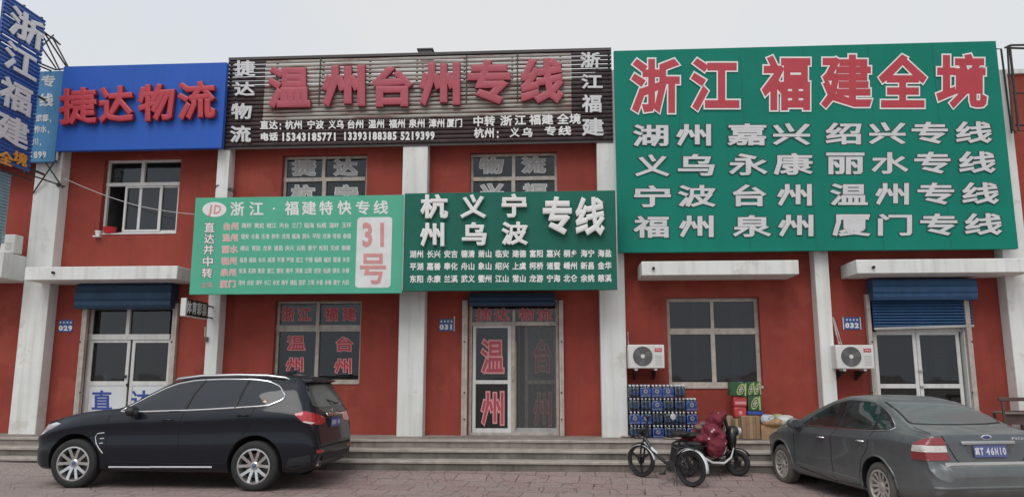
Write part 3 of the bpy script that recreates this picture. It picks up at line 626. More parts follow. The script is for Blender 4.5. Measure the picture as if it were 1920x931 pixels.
for s, a, b, v, h in (('中转', 887, 928, 228, 20), ('浙', 938, 960, 227, 20), ('江', 965, 986, 226, 20), ('福建', 993, 1037, 225, 20), ('全境', 1045, 1089, 224, 20), ('杭州:', 889, 938, 250, 19), ('义', 956, 974, 249, 18), ('乌', 979, 999, 249, 18), ('专', 1021, 1043, 246, 18), ('线', 1047, 1071, 246, 18)):
    linepx(w, s, a, b, v, v - .5, h, Yl, .006, .028)
w.build('small_lettering', LW, t)
# small box on the roof edge behind the board
tb = thing('roof_box', 'small dark box on the roof edge above the slatted board', 'box', P(797, 104, .1))
q = rect(785, 95, 810, 106, .1); MB().box(q[0], q[1], .06, .36, q[2], q[3]).build('casing', M('grey_box', (.10, .10, .10), .6), tb, bevel=.01)
MB().box(q[0] - .03, q[1] + .03, .03, .39, q[3] + .001, q[3] + .03).build('lid', M('grey_box', (), 0), tb)
MB().box(q[0] + .06, q[0] + .1, .18, .22, TOP + .1, q[2]).box(q[1] - .1, q[1] - .06, .18, .22, TOP + .1, q[2]).build('bracket', STEEL, tb)

# --- large green banner on the right
Y = -.55
t = thing('large_green_sign', 'large green banner with six red characters above four white rows', 'sign', P(1530, 468, Y))
gb, _ = board('panel', 1155, 86, 1889, 469.5, Y, .10, GREEN, t, wr=.012)
m = MB()
for k in range(6):
    x = gb[0] + .12 + (gb[1] - gb[0] - .24) * k / 5; m.box(x - .02, x + .02, Y + .103, Y + .145, gb[2] + .03, gb[3] - .03)
for z in np.linspace(gb[2] + .3, gb[3] - .6, 3): m.box(gb[0] + .1, gb[1] - .1, Y + .147, Y + .18, z - .02, z + .02)
for k, z in ((0, gb[2] + .3), (5, gb[2] + .3), (0, gb[3] - .9), (5, gb[3] - .9)):
    x = gb[0] + .12 + (gb[1] - gb[0] - .24) * k / 5; m.box(x - .02, x + .02, Y + .18, -.302, z - .02, z + .02)
m.build('frame', STEEL, t)
Yl = Y - .012
for ch, a, b, c, d in (('浙', 1181, 108, 1277, 215), ('江', 1293, 107, 1389, 211), ('福', 1426, 102, 1522, 210), ('建', 1537, 100, 1637, 206), ('全', 1645, 100, 1740, 205), ('境', 1753, 99, 1853, 206)):
    characters([(ch, a, b, c, d)], Yl, t, LR, LW, .034, .062, .003, .0)
rows = (('湖州嘉兴绍兴专线', (1186, 1267, 1363, 1448, 1547, 1628, 1708, 1791), (1254, 1334, 1438, 1520, 1616, 1699, 1778, 1861), 254, 248),
        ('义乌永康丽水专线', (1190, 1270, 1366, 1450, 1548, 1633, 1713, 1797), (1256, 1341, 1440, 1525, 1622, 1704, 1783, 1868), 310, 304),
        ('宁波台州温州专线', (1188, 1270, 1373, 1456, 1555, 1640, 1719, 1803), (1259, 1343, 1438, 1523, 1628, 1705, 1790, 1874), 368, 362),
        ('福州泉州厦门专线', (1187, 1272, 1373, 1458, 1560, 1645, 1724, 1808), (1255, 1339, 1447, 1526, 1633, 1711, 1796, 1880), 425, 420))
for s, A, C, va, vb in rows:
    for ch, a, c in zip(s, A, C):
        v = va + (vb - va) * (a - 1186) / 620; characters([(ch, a - 1, v - 21.5, c + 1, v + 21.5)], Yl, t, LG, LDK, .026, .054, .003, .0)

for k in range(1, 6):
    x = gb[0] + (gb[1] - gb[0]) * k / 6 + .03; m = MB(); m.box(x - .003, x + .003, Y - .0085, Y - .0065, gb[2] + .02, gb[3] - .02); m.build('banner_seam', M('seam_banner', (.007, .15, .108), .6), t)
# --- mint board with the long list
Y = -1.0
t = thing('mint_sign', 'pale mint green board with an oval logo and a long list of towns', 'sign', P(556, 550, Y))
lb, _ = board('panel', 361, 368, 756, 550.5, Y, .08, LGREEN, t)
def brackets(t, r, Y, th):
    m = MB()
    for x in (r[0] + .5, r[1] - .5):
        for z in (r[2] + .25, r[3] - .3): m.box(x - .018, x + .018, Y + th + .001, -.004, z - .018, z + .018)
    m.build('bracket', STEEL, t)
brackets(t, lb, Y, .08)
def ellipse(uc, vc, a, b, y, d, n=36):
    m = MB(); m.prism([P(uc + a * math.cos(2 * math.pi * k / n), vc + b * math.sin(2 * math.pi * k / n), y) for k in range(n)], (0, d, 0)); return m
lo_ = ellipse(402, 392.5, 22.5, 14, Y - .004, .0035).build('logo', LW, t)
m = MB(); put(m, 'J', (P(387, 401, Y), P(398, 401, Y), P(401, 384, Y), P(390, 384, Y)), (0, -1, 0), .004, .02, .004); put(m, 'D', (P(400, 401, Y), P(413, 401, Y), P(416, 384, Y), P(403, 384, Y)), (0, -1, 0), .004, .02, .004)
m.build('logo_lettering', M('washed_red', (.60, .27, .26), .5), lo_)
w = MB()
for ch, a, b in zip('浙江福建特快专线', (432, 467.6, 534, 566, 599, 633, 667, 700.5), (458, 494, 560, 593, 624, 659, 693, 728)):
    v = 391.5 - (a - 432) * .011; putpx(w, ch, a, v - 13, b, v + 13, Y, .003, .022, .001)
ellipse(513.5, 391, 2, 2, Y - .004, .003, 12).build('logo_dot', LW, t)
for ch, u, v in zip('直达并中转', (393, 392.5, 391.5, 390, 388.5), (426, 447, 468, 490, 511.5)): putpx(w, ch, u - 10.5, v - 10, u + 10.5, v + 10, Y, .005, .022, .001, 0, .06)
o_ = MB()
for ch, u, v in zip('直达并中转', (393, 392.5, 391.5, 390, 388.5), (426, 447, 468, 490, 511.5)): putpx(o_, ch, u - 10.5, v - 10, u + 10.5, v + 10, Y, .003, .06, .001)
o_.build('lettering_outline', LMR, t)
z_ = MB(); linepx(z_, '全境', 377, 399, 534, 534, 11, Y, .003, .02, .001); z_.build('small_lettering', M('dusky_pink', (.50, .33, .28), .5), t)
lists = (('台州', '路桥 黄岩 椒江 天台 三门 临海 仙居 温岭 玉环', 424.5, 423), ('温州', '瑞安 永嘉 乐清 柳市 龙湾 瓯海 洞头 平阳 龙港 苍南 泰顺', 446, 443.5), ('丽水', '缙云 青田 龙泉 遂昌 庆元 云和 景宁 松阳 文成 泰顺', 467.5, 465.5),
         ('福州', '福清 闽侯 长乐 闽清 平潭 罗源 连江 宁德 福鼎 福安 霞浦 永安', 489.5, 487.5), ('泉州', '安溪 石狮 南安 晋江 惠安 南平 漳浦 云霄 诏安 仙游 德化 永春', 511, 508), ('厦门', '漳州 龙岩 漳平 长汀 永定 南平 建瓯 邵武 三明 沙县 永春 建宁 大田', 532.5, 530))
pk, pw = MB(), MB()
for k, (a, s, v, v2) in enumerate(lists):
    linepx(pw, a, 418 - k * 1.1, 448 - k * 1.1, v, v - .3, 15, Y, .003, .06, .001); linepx(pk, a, 418 - k * 1.1, 448 - k * 1.1, v, v - .3, 15, Y, .005, .006, .001, bref=.06)
    linepx(w, s, 453.5 - k * 1.3, 659 - k * 1.0, v2, v2 - .8, 10, Y, .003, .010, .001)
w.build('lettering', LW, t); pw.build('town_lettering_outline', M('cream_letters', (.72, .62, .57), .5), t); pk.build('town_lettering', LPK, t)
x0, x1, z0, z1 = rect(668, 407, 734, 539, Y); rr = .07
m = MB(); m.prism([(cx + rr * math.cos(q), Y - .004, cz + rr * math.sin(q)) for cx, cz, q0 in ((x1 - rr, z1 - rr, 0), (x0 + rr, z1 - rr, 90), (x0 + rr, z0 + rr, 180), (x1 - rr, z0 + rr, 270)) for q in [R(q0 + 15 * i) for i in range(7)]], (0, .0035, 0))
nb_ = m.build('number_plate', M('plate_white', (.68, .70, .68), .5), t)
m = MB(); putpx(m, '3', 678, 417, 700, 463, Y, .004, .035, .0045); putpx(m, '1', 706, 417, 727, 463, Y, .004, .035, .0045); putpx(m, '号', 675, 475, 724, 532, Y, .004, .02, .0045); m.build('number', M('washed_red', (.60, .27, .26), .5), nb_)

# --- dark green board over the middle door
t = thing('dark_green_sign', 'dark green board with raised white characters above three rows of towns, over the middle door', 'sign', P(957, 543, Y))
db, _ = board('panel', 757.5, 359.5, 1155.5, 544, Y - .02, .08, DGREEN, t); brackets(t, db, Y - .02, .08)
MB().box(db[0] - .015, db[0] - .001, Y - .03, Y + .07, db[2] + .01, db[3] - .01).build('edge_strip', ALU, t)
MB().box(db[1] + .001, db[1] + .015, Y - .03, Y + .07, db[2] + .01, db[3] - .01).build('edge_strip', ALU, t)
for k in range(1, 8):
    x = db[0] + (db[1] - db[0]) * k / 8; MB().box(x - .002, x + .002, Y - .0215, Y - .02, db[2] + .01, db[3] - .01).build('panel_seam', M('seam_green', (.012, .085, .062), .5), t)
for ch, a, b, c, d, dep in (('杭', 790, 366, 841, 411, .07), ('州', 789, 419, 834, 463, .07), ('义', 864, 366, 912, 410, .07), ('乌', 867, 418, 913, 461, .07), ('宁', 941, 365, 988, 409, .07), ('波', 941, 417, 990, 460, .07), ('专', 1018, 371, 1072, 441, .11), ('线', 1079, 372, 1133, 443, .11)):
    letter_part(ch, (a, b, c, d), Y - .02, dep, .036, LW, t, .02)
w = MB()
for s, va, vb in (('湖州 长兴 安吉 德清 萧山 临安 建德 富阳 嘉兴 桐乡 海宁 海盐', 476.5, 475), ('平湖 嘉善 奉化 舟山 象山 绍兴 上虞 柯桥 诸暨 嵊州 新昌 金华', 499.6, 498), ('东阳 永康 兰溪 武义 衢州 江山 常山 龙游 宁海 北仑 余姚 慈溪', 523, 521.5)):
    for k, q in enumerate(s.split()):
        a = 768.5 + 32.05 * k; v = va + (vb - va) * k / 11; linepx(w, q, a, a + 25.5, v, v, 14.5, Y - .02, .004, .03)
w.build('lettering', LW, t)

# --- tall slatted blade sign on the left, standing out from the facade
X = -11.0
ya, yb = -2.08, -.87; zt, zb = 9.30, 5.92
t = thing('blade_sign', 'tall blue slatted blade sign with large white characters and orange ones at its foot', 'sign', (X, yb, zb))
m = MB(); NS = 40; hh = (zt - zb) / NS; rs = random.Random(4)
for k in range(NS):
    za = zb + k * hh; gap = .03 if k in (27, 29, 34, 39, 14) else .008
    m.prism([(X + .005, ya, za), (X + .03, ya, za + hh * .3), (X + .03, ya, za + (hh - gap) * .8), (X + .005, ya, za + hh - gap), (X - .01, ya, za + hh - gap), (X - .01, ya, za)], (0, yb - ya, 0))
m.build('slat_field', BLUES, t, smooth=25)
m = MB()
for y in (ya + .06, (ya + yb) / 2, yb - .06): m.box(X - .06, X - .012, y - .02, y + .02, zb - .05, zt + .02)
for z in (zb + .1, zb + 1.7, zt - .1): m.box(X - .1, X - .061, ya, -.302 if z < 8 else yb, z - .02, z + .02)
m.build('frame', STEEL, t)
def blade(ch, yc, zc, w, h, mat, d=.03, b=.026):
    m = MB(); put(m, ch, ((X, yc - w / 2, zc - h / 2), (X, yc + w / 2, zc - h / 2), (X, yc + w / 2, zc + h / 2), (X, yc - w / 2, zc + h / 2)), (1, 0, 0), d, b, .045); m.build('letter', mat, t)
for ch, a, b, c, d in (('浙', 12, 21, 80, 90), ('江', 2, 84, 67, 150), ('福', -5, 148, 57, 217), ('建', -12, 213, 50, 280)):
    p0, p1 = PX((a + c) / 2, (b + d) / 2, X), None; q0, q1 = PX(a, (b + d) / 2, X), PX(c, (b + d) / 2, X); h = abs(PX((a + c) / 2, b, X)[2] - PX((a + c) / 2, d, X)[2])
    blade(ch, p0[1], p0[2], (q1[1] - q0[1]) * .98, h * .84, LW)
for ch, a, b, c, d in (('全', -8, 283, 19, 312), ('境', 19, 284, 47, 313)):
    p0 = PX((a + c) / 2, (b + d) / 2, X); q0, q1 = PX(a, (b + d) / 2, X), PX(c, (b + d) / 2, X); blade(ch, p0[1], p0[2], (q1[1] - q0[1]) * .95, .27, LOR, .03)
# --- neighbour's teal board behind it
Y = -.50
t = thing('teal_sign', 'narrow teal blue board half hidden behind the tall blade sign', 'sign', P(70, 300, Y))
tb_, _ = board('panel', -120, 136, 110, 305, Y, .1, TEAL, t)
w = MB()
for s, a, b, v, h in (('专', 78, 104, 153, 23), ('线', 74, 100, 189, 26), ('武都,', 68, 98, 222, 14), ('柞水,', 64, 94, 243, 14), ('汉川,', 50, 79, 266, 14), ('31899', 47, 87, 291, 13)):
    for q, (uu0, uu1) in ((s, (a, b)),): linepx(w, q, uu0, uu1, v, v - 1, h, Y, .004, .03)
w.build('lettering', LG, t)
m = MB(); q = rect(113, 135, 117, 300, Y); m.box(q[0], q[1], Y - .01, Y + .05, q[2], q[3]); m.build('edge_strip', ALU, t)
# teal strip sign below, at the picture's left edge
t = thing('striped_sign', 'pale blue slatted strip sign hanging at the left edge below the blade sign', 'sign', (-11.35, -1.1, 4.5))
m = MB()
for k in range(22): z = 4.42 + k * .066; m.box(-11.41, -11.37, -1.35, -.86, z, z + .05)
m.build('slat_field', M('pale_blue_slats', (.22, .38, .44), .5, var=.2), t); MB().box(-11.45, -11.412, -1.3, -1.26, 4.25, 5.9).box(-11.45, -11.412, -.94, -.9, 4.25, 5.9).build('frame', STEEL, t)
# --- steel roof truss behind the blade
t = thing('roof_truss', 'thin dark steel roof frame behind the tall blade sign', 'frame', (-10.8, .3, TOP))
m = MB()
def strut(pts, r=.018): m.tube(pts, r, 6)
a0 = P(88, 62, .2)
for (u0, v0, y0, u1, v1, y1) in ((80, 66, -.8, 112, 132, .1), (82, 60, -.5, 127, 129, .1), (97, 68, .1, 129, 128, .1), (80, 92, -.8, 105, 128, .1), (73, 118, -.8, 104, 131, -.3), (78, 88, -.8, 100, 66, .1), (80, 58, -.6, 113, 84, .1), (113, 84, .1, 97, 68, .1), (74, 124, -.7, 96, 133, -.3)): strut([P(u0, v0, y0), P(u1, v1, y1)])
strut([P(104, 131, -.3), P(131, 128, .1)], .02); m.build('bars', STEEL, t)

# --- hanging light box sign
t = thing('light_box_sign', 'small black light box with white characters hanging beside the left door', 'sign', (-7.1, -.6, 2.88))
MB().box(-7.19, -7.10, -1.50, -.60, 2.88, 3.19).build('panel', M('black_face', (.012, .012, .013), .35), t)
MB().box(-7.195, -7.095, -1.545, -1.50, 2.865, 3.205).box(-7.192, -7.098, -1.499, -.60, 2.862, 2.879).build('frame', UPVC, t)
MB().box(-7.165, -7.135, -.6, -.25, 3.13, 3.155).box(-7.165, -7.135, -.6, -.25, 2.90, 2.925).build('bracket', STEEL, t)
w = MB()
for k, ch in enumerate('体育彩票'):
    yc = -1.40 + k * .215; put(w, ch, ((-7.10, yc - .095, 2.91), (-7.10, yc + .095, 2.91), (-7.10, yc + .095, 3.16), (-7.10, yc - .095, 3.16)), (1, 0, 0), .004, .02, .001)
w.build('lettering', LG, t)

# --- house number plates
def number_plate(txt, u, v, wu, label):
    Y = -.012; t = thing('number_plate', label, 'sign', P(u, v, Y)); q = rect(u - wu, v - 11, u + wu, v + 12, Y)
    MB().box(q[0], q[1], Y, -.002, q[2], q[3]).build('plate', M('number_plate_blue', (.035, .09, .28), .35), t, bevel=.004)
    m = MB()
    for k, c in enumerate(txt): c_ = u - 8.8 + k * 8.8; putpx(m, c, c_ - 4, v - .5, c_ + 4, v + 9.5, Y, .002, .06, .001)
    for k in range(4): c_ = u - 9.6 + k * 6.4; r_ = rect(c_ - 1.4, v - 7.5, c_ + 1.4, v - 4.5, Y); m.box(r_[0], r_[1], Y - .003, Y - .001, r_[2], r_[3])
    m.build('number', LW, t)
    return t, q
number_plate('029', 123, 610, 13, 'blue house number plate 029 beside the left door')
t, q = number_plate('031', 837, 608, 13.5, 'blue house number plate 031 beside the middle door')
MB().box(q[1] + .005, q[1] + .02, -.01, -.002, q[2], q[3] + .05).build('edge_strip', LW, t)
t, q = number_plate('032', 1597.5, 605, 15, 'blue house number plate 032 beside the right door')
MB().box(q[1] + .003, q[1] + .018, -.01, -.002, q[2], q[3]).box(q[0] - .018, q[0] - .003, -.01, -.002, q[2], q[3]).build('edge_strip', LW, t)

# --- empty steel sign frames on the right
t = thing('empty_sign_frame', 'empty dark steel sign frame beside the large green banner', 'frame', P(1905, 240, -.5))
m = MB(); Yf = -.55
def fr(pts, y, r=.022): m.tube([P(u, v, y) for u, v in pts], r, 6)
fr([(1889, 90), (1899, 243), (1906, 250)], Yf); fr([(1884, 90), (1894, 85), (1960, 84)], Yf + .2); fr([(1893, 86), (1910, 245), (1960, 243)], Yf, .028); fr([(1866, 92), (1877, 92), (1897, 250)], Yf + .15); fr([(1905, 235), (1960, 233)], Yf + .25)
fr([(1889, 90), (1960, 92)], Yf); fr([(1899, 175), (1960, 172)], Yf + .2, .018)
m.build('bars', STEEL, t)
# --- rods and cables on the left pillar
t = thing('steel_stay', 'crossed thin dark steel stays on the leftmost white pillar', 'stay', P(100, 320, -.33))
m = MB()
for a, b in (((78, 294, -.5), (118, 352, -.32)), ((115, 284, -.5), (62, 362, -.32)), ((40, 322, -.9), (122, 350, -.32)), ((0, 318, -1.3), (60, 338, -.6))): m.tube([P(*a), P(*b)], .016, 6)
q = P(109, 346, -.33); m.lathe([(0, 0), (.045, 0), (.045, -.03), (0, -.03)], (q[0], -.302, q[2]), 'y', 10); m.build('rods', STEEL, t)
t = thing('cable', 'pale overhead cable strung from the left pillar across the upper left window', 'cable', P(124, 336, -.33))
def sag(p, q, s, n=16): return [np.array(p) * (1 - k / n) + np.array(q) * k / n - np.array([0, 0, s * 4 * (k / n) * (1 - k / n)]) for k in range(n + 1)]
MB().tube(sag(P(120, 334, -.34), P(260, 386, -.42), .04) + sag(P(260, 386, -.42), P(440, 404, -.35), .06)[1:], .009, 5).build('wire', M('pale_cable', (.42, .40, .40), .6), t)
t = thing('wall_cable', 'dark cable with loose end on the side of the narrow left pillar', 'cable', P(395, 352, -.3))
MB().tube([P(403, 352, -.31), P(407, 347, -.31), P(436, 354, -.2), P(440, 358, -.02)], .011, 5).tube([P(426, 353, -.28), P(438, 360, -.24)], .018, 6).build('wire', BLACKP, t)
t = thing('junction_pipe', 'small peeling pipe stub on the left edge of the narrow pillar', 'pipe', P(386, 640, -.3))
MB().tube([P(385, 612, -.31), P(384, 630, -.31), P(387, 636, -.32)], .016, 6).build('pipe', UPVC_D, t); q = P(388, 635, -.31); MB().box(q[0] - .03, q[0] + .03, -.35, -.303, q[2] - .05, q[2] + .04).build('cap', M('brown_cap', (.12, .08, .06), .7), t)
# ------------------------------------------------------------------ cars
def spline(pts, xs):
    pts = sorted(pts); X = np.array([p[0] for p in pts]); Yv = np.array([p[1] for p in pts]); h = np.diff(X); dl = np.diff(Yv) / h; m = np.zeros(len(X))
    for i in range(1, len(X) - 1):
        if dl[i - 1] * dl[i] > 0: w1, w2 = 2 * h[i] + h[i - 1], h[i] + 2 * h[i - 1]; m[i] = (w1 + w2) / (w1 / dl[i - 1] + w2 / dl[i])
    m[0], m[-1] = dl[0], dl[-1]; out = []
    for x in xs:
        i = min(max(np.searchsorted(X, x) - 1, 0), len(h) - 1); t = (x - X[i]) / h[i]; t = min(max(t, 0), 1)
        out.append((2*t**3-3*t*t+1)*Yv[i] + (t**3-2*t*t+t)*h[i]*m[i] + (-2*t**3+3*t*t)*Yv[i+1] + (t**3-t*t)*h[i]*m[i+1])
    return np.array(out)
class Car:
    def __init__(s, root, D):
        s.root = root; s.D = D
        xa, xb = D['ends']
        xs = np.unique(np.round(np.concatenate([np.linspace(xa, xa + .3, 12), np.linspace(xa + .3, xb - .3, 56), np.linspace(xb - .3, xb, 14)]), 4))
        zt, zs, zb, w, ws, wt = [spline(D[k], xs) for k in ('zt', 'zs', 'zb', 'w', 'ws', 'wt')]
        cz, dip = D.get('crease', .72), D.get('dip', .012)
        vs = []; rows = []
        for i, x in enumerate(xs):
            t_, s_, b_, W_, S_, T_ = zt[i], min(zs[i], zt[i] - .02), zb[i], w[i], min(ws[i], w[i]), wt[i]
            H = s_ - b_; G = t_ - s_; ze = s_ + G * D.get('edge', .86)
            c = [(0, b_), (.62 * W_, b_), (.90 * W_, b_ + .02), (.955 * W_, b_ + .10 * H), (.975 * W_, b_ + .22 * H), (.985 * W_, b_ + .36 * H), (W_ * .995, b_ + .5 * H), (W_ - dip, b_ + .62 * H), (W_ - dip * .2, b_ + cz * H), (W_, b_ + (cz + .035) * H), (W_ * .992, b_ + .9 * H), (S_ + .006, s_ - .012), (S_ - .006, s_ + .006)]
            for k in range(1, 7):
                q = k / 7; c.append((S_ - .006 + (T_ - S_) * q + .03 * math.sin(math.pi * q) * min(1, G / .3), s_ + (ze - s_) * q))
            c += [(T_ + .004, ze), (T_ - .03, ze + (t_ - ze) * .38), (T_ * .86, ze + (t_ - ze) * .68), (T_ * .62, ze + (t_ - ze) * .88), (T_ * .32, ze + (t_ - ze) * .97), (0, t_)]
            rows.append(c)
        n = len(rows[0]); full = []
        for i, x in enumerate(xs):
            c = rows[i]; loop = [(x, y, z) for y, z in c] + [(x, -y, z) for y, z in c[-2:0:-1]]; full.append(loop)
        L = len(full[0]); s.mb = MB()
        vs = [p for lp in full for p in lp]; fs = [(i * L + k, i * L + (k + 1) % L, (i + 1) * L + (k + 1) % L, (i + 1) * L + k) for i in range(len(xs) - 1) for k in range(L)]
        fs += [tuple(range(L))[::-1], tuple((len(xs) - 1) * L + k for k in range(L))]
        s.mb.add(vs, fs)
        bm = bmesh.new(); me = bpy.data.meshes.new('t'); me.from_pydata(s.mb.v, [], s.mb.f); bm.from_mesh(me); bmesh.ops.recalc_face_normals(bm, faces=bm.faces); bm.to_mesh(me); bm.free()
        me.update(); s.verts = [v.co.copy() for v in me.vertices]; s.faces = [tuple(p.vertices) for p in me.polygons]; s.vn = [v.normal.copy() for v in me.vertices]
        s.bvh = BVHTree.FromPolygons(s.verts, s.faces); bpy.data.meshes.remove(me)
    def body(s, mat, arches, name='body', smooth=32):
        o = s.mb.build(name, [mat, WELL], s.root, smooth=None); me = o.data
        cut = MB()
        for ax, az, r in arches:
            for sd in (1, -1): cut.lathe([(r, sd * .52), (r, sd * 1.3)], (ax, 0, az), 'y', 56)
        co = cut.build('cutter', WELL, s.root)
        co.data.materials.clear(); co.data.materials.append(WELL)
        md = o.modifiers.new('b', 'BOOLEAN'); md.object = co; md.operation = 'DIFFERENCE'; md.solver = 'EXACT'; md.material_mode = 'TRANSFER'
        bpy.context.view_layer.update(); dg = bpy.context.evaluated_depsgraph_get()
        nm = bpy.data.meshes.new_from_object(o.evaluated_get(dg)); o.modifiers.clear(); old = o.data; o.data = nm; nm.name = name; bpy.data.meshes.remove(old)
        bpy.data.objects.remove(co)
        nm.polygons.foreach_set('use_smooth', [True] * len(nm.polygons))
        # keep the shading of the uncut skin round the arches
        wi = [i for i, m_ in enumerate(nm.materials) if m_ == WELL]; nr = []
        nm.update(); fn = [p.normal.copy() for p in nm.polygons]
        for p in nm.polygons:
            for li in p.loop_indices:
                co_ = nm.vertices[nm.loops[li].vertex_index].co
                if p.material_index in wi or abs(p.normal.x) > .985: nr.append(p.normal.copy()); continue
                h = s.bvh.find_nearest(co_); f_ = s.faces[h[2]]; ws_ = [1 / (1e-5 + (s.verts[q] - co_).length) for q in f_]; n_ = Vector((0, 0, 0))
                for q, w_ in zip(f_, ws_): n_ += s.vn[q] * w_
                n_.normalize(); nr.append(n_ if n_.dot(p.normal) > .3 else p.normal.copy())
        nm.normals_split_custom_set(nr); s.o = o; return o
    def hit(s, a, b, mode, side=1):
        if mode == 'side': org, d = Vector((a, 3 * side, b)), Vector((0, -side, 0))
        elif mode == 'rear': org, d = Vector((-5, a, b)), Vector((1, 0, 0))
        elif mode == 'corner':
            q = R(a * 100); org, d = Vector((-1.85, .40 * side, b)), Vector((-math.sin(q), math.cos(q) * side, 0)); h = s.bvh.ray_cast(org, d)
            if h[0] is None: h = s.bvh.find_nearest(org + d * .5)
            return h[0], (h[1] if h[1].dot(d) > 0 else -h[1])
        elif mode == 'front': org, d = Vector((5, a, b)), Vector((-1, 0, 0))
        else: org, d = Vector((a, b, 5)), Vector((0, 0, -1))
        h = s.bvh.ray_cast(org, d)
        if h[0] is None:
            h = s.bvh.find_nearest(org + d * (2.1 if mode == 'side' else 2.7)); 
        n = h[1] if h[1].dot(d) < 0 else -h[1]; return h[0], n
    def panel(s, name, poly, mode, mat, parent=None, eps=.004, step=.07, side=1, smooth=40, rim=.02):
        P2 = []
        for i, p in enumerate(poly):
            q = poly[(i + 1) % len(poly)]; k = max(1, int(math.hypot(q[0] - p[0], q[1] - p[1]) / step)); P2 += [(p[0] + (q[0] - p[0]) * j / k, p[1] + (q[1] - p[1]) * j / k) for j in range(k)]
        nb = len(P2); a = np.array(P2); lo, hi = a.min(0), a.max(0); ins = []
        for x in np.arange(lo[0] + step * .5, hi[0], step):
            for y in np.arange(lo[1] + step * .5, hi[1], step):
                c = False; j = nb - 1
                for i in range(nb):
                    if (a[i, 1] > y) != (a[j, 1] > y) and x < (a[j, 0] - a[i, 0]) * (y - a[i, 1]) / (a[j, 1] - a[i, 1]) + a[i, 0]: c = not c
                    j = i
                if c and np.min(np.hypot(a[:, 0] - x, a[:, 1] - y)) > step * .45: ins.append((x, y))
        r = delaunay_2d_cdt([Vector(p) for p in P2 + ins], [(i, (i + 1) % nb) for i in range(nb)], [list(range(nb))], 1, 1e-6)
        vs = []
        for v in r[0]:
            h, n = s.hit(v[0], v[1], mode, side); vs.append((h + n * eps, h - n * rim))
        m = MB(); nv = len(vs); m.add([q[0] for q in vs] + [q[1] for q in vs], [tuple(f) for f in r[2]])
        cnt = {}
        for f in r[2]:
            for i in range(len(f)): e = tuple(sorted((f[i], f[(i + 1) % len(f)]))); cnt[e] = cnt.get(e, 0) + 1
        m.f += [(e[0], e[1], e[1] + nv, e[0] + nv) for e, c in cnt.items() if c == 1]
        return m.build(name, mat, parent or s.root, smooth=smooth)
    def line(s, pts, mode, r, side=1, lift=0., closed=False, step=.05, n=6):
        P2 = []; k_ = len(pts)
        for i in range(k_ if closed else k_ - 1):
            p, q = pts[i], pts[(i + 1) % k_]; k = max(1, int(math.hypot(q[0] - p[0], q[1] - p[1]) / step)); P2 += [(p[0] + (q[0] - p[0]) * j / k, p[1] + (q[1] - p[1]) * j / k) for j in range(k)]
        if not closed: P2.append(pts[-1])
        L = []
        for p in P2: h, nn = s.hit(p[0], p[1], mode, side); L.append(h + nn * lift)
        m = MB(); m.tube(L, r, n, closed); return m
def round_poly(poly, k=3, t=.25):
    for _ in range(k):
        o = []
        for i in range(len(poly)):
            a, b = np.array(poly[i]), np.array(poly[(i + 1) % len(poly)]); o += [tuple(a * (1 - t) + b * t), tuple(a * t + b * (1 - t))]
        poly = o
    return poly
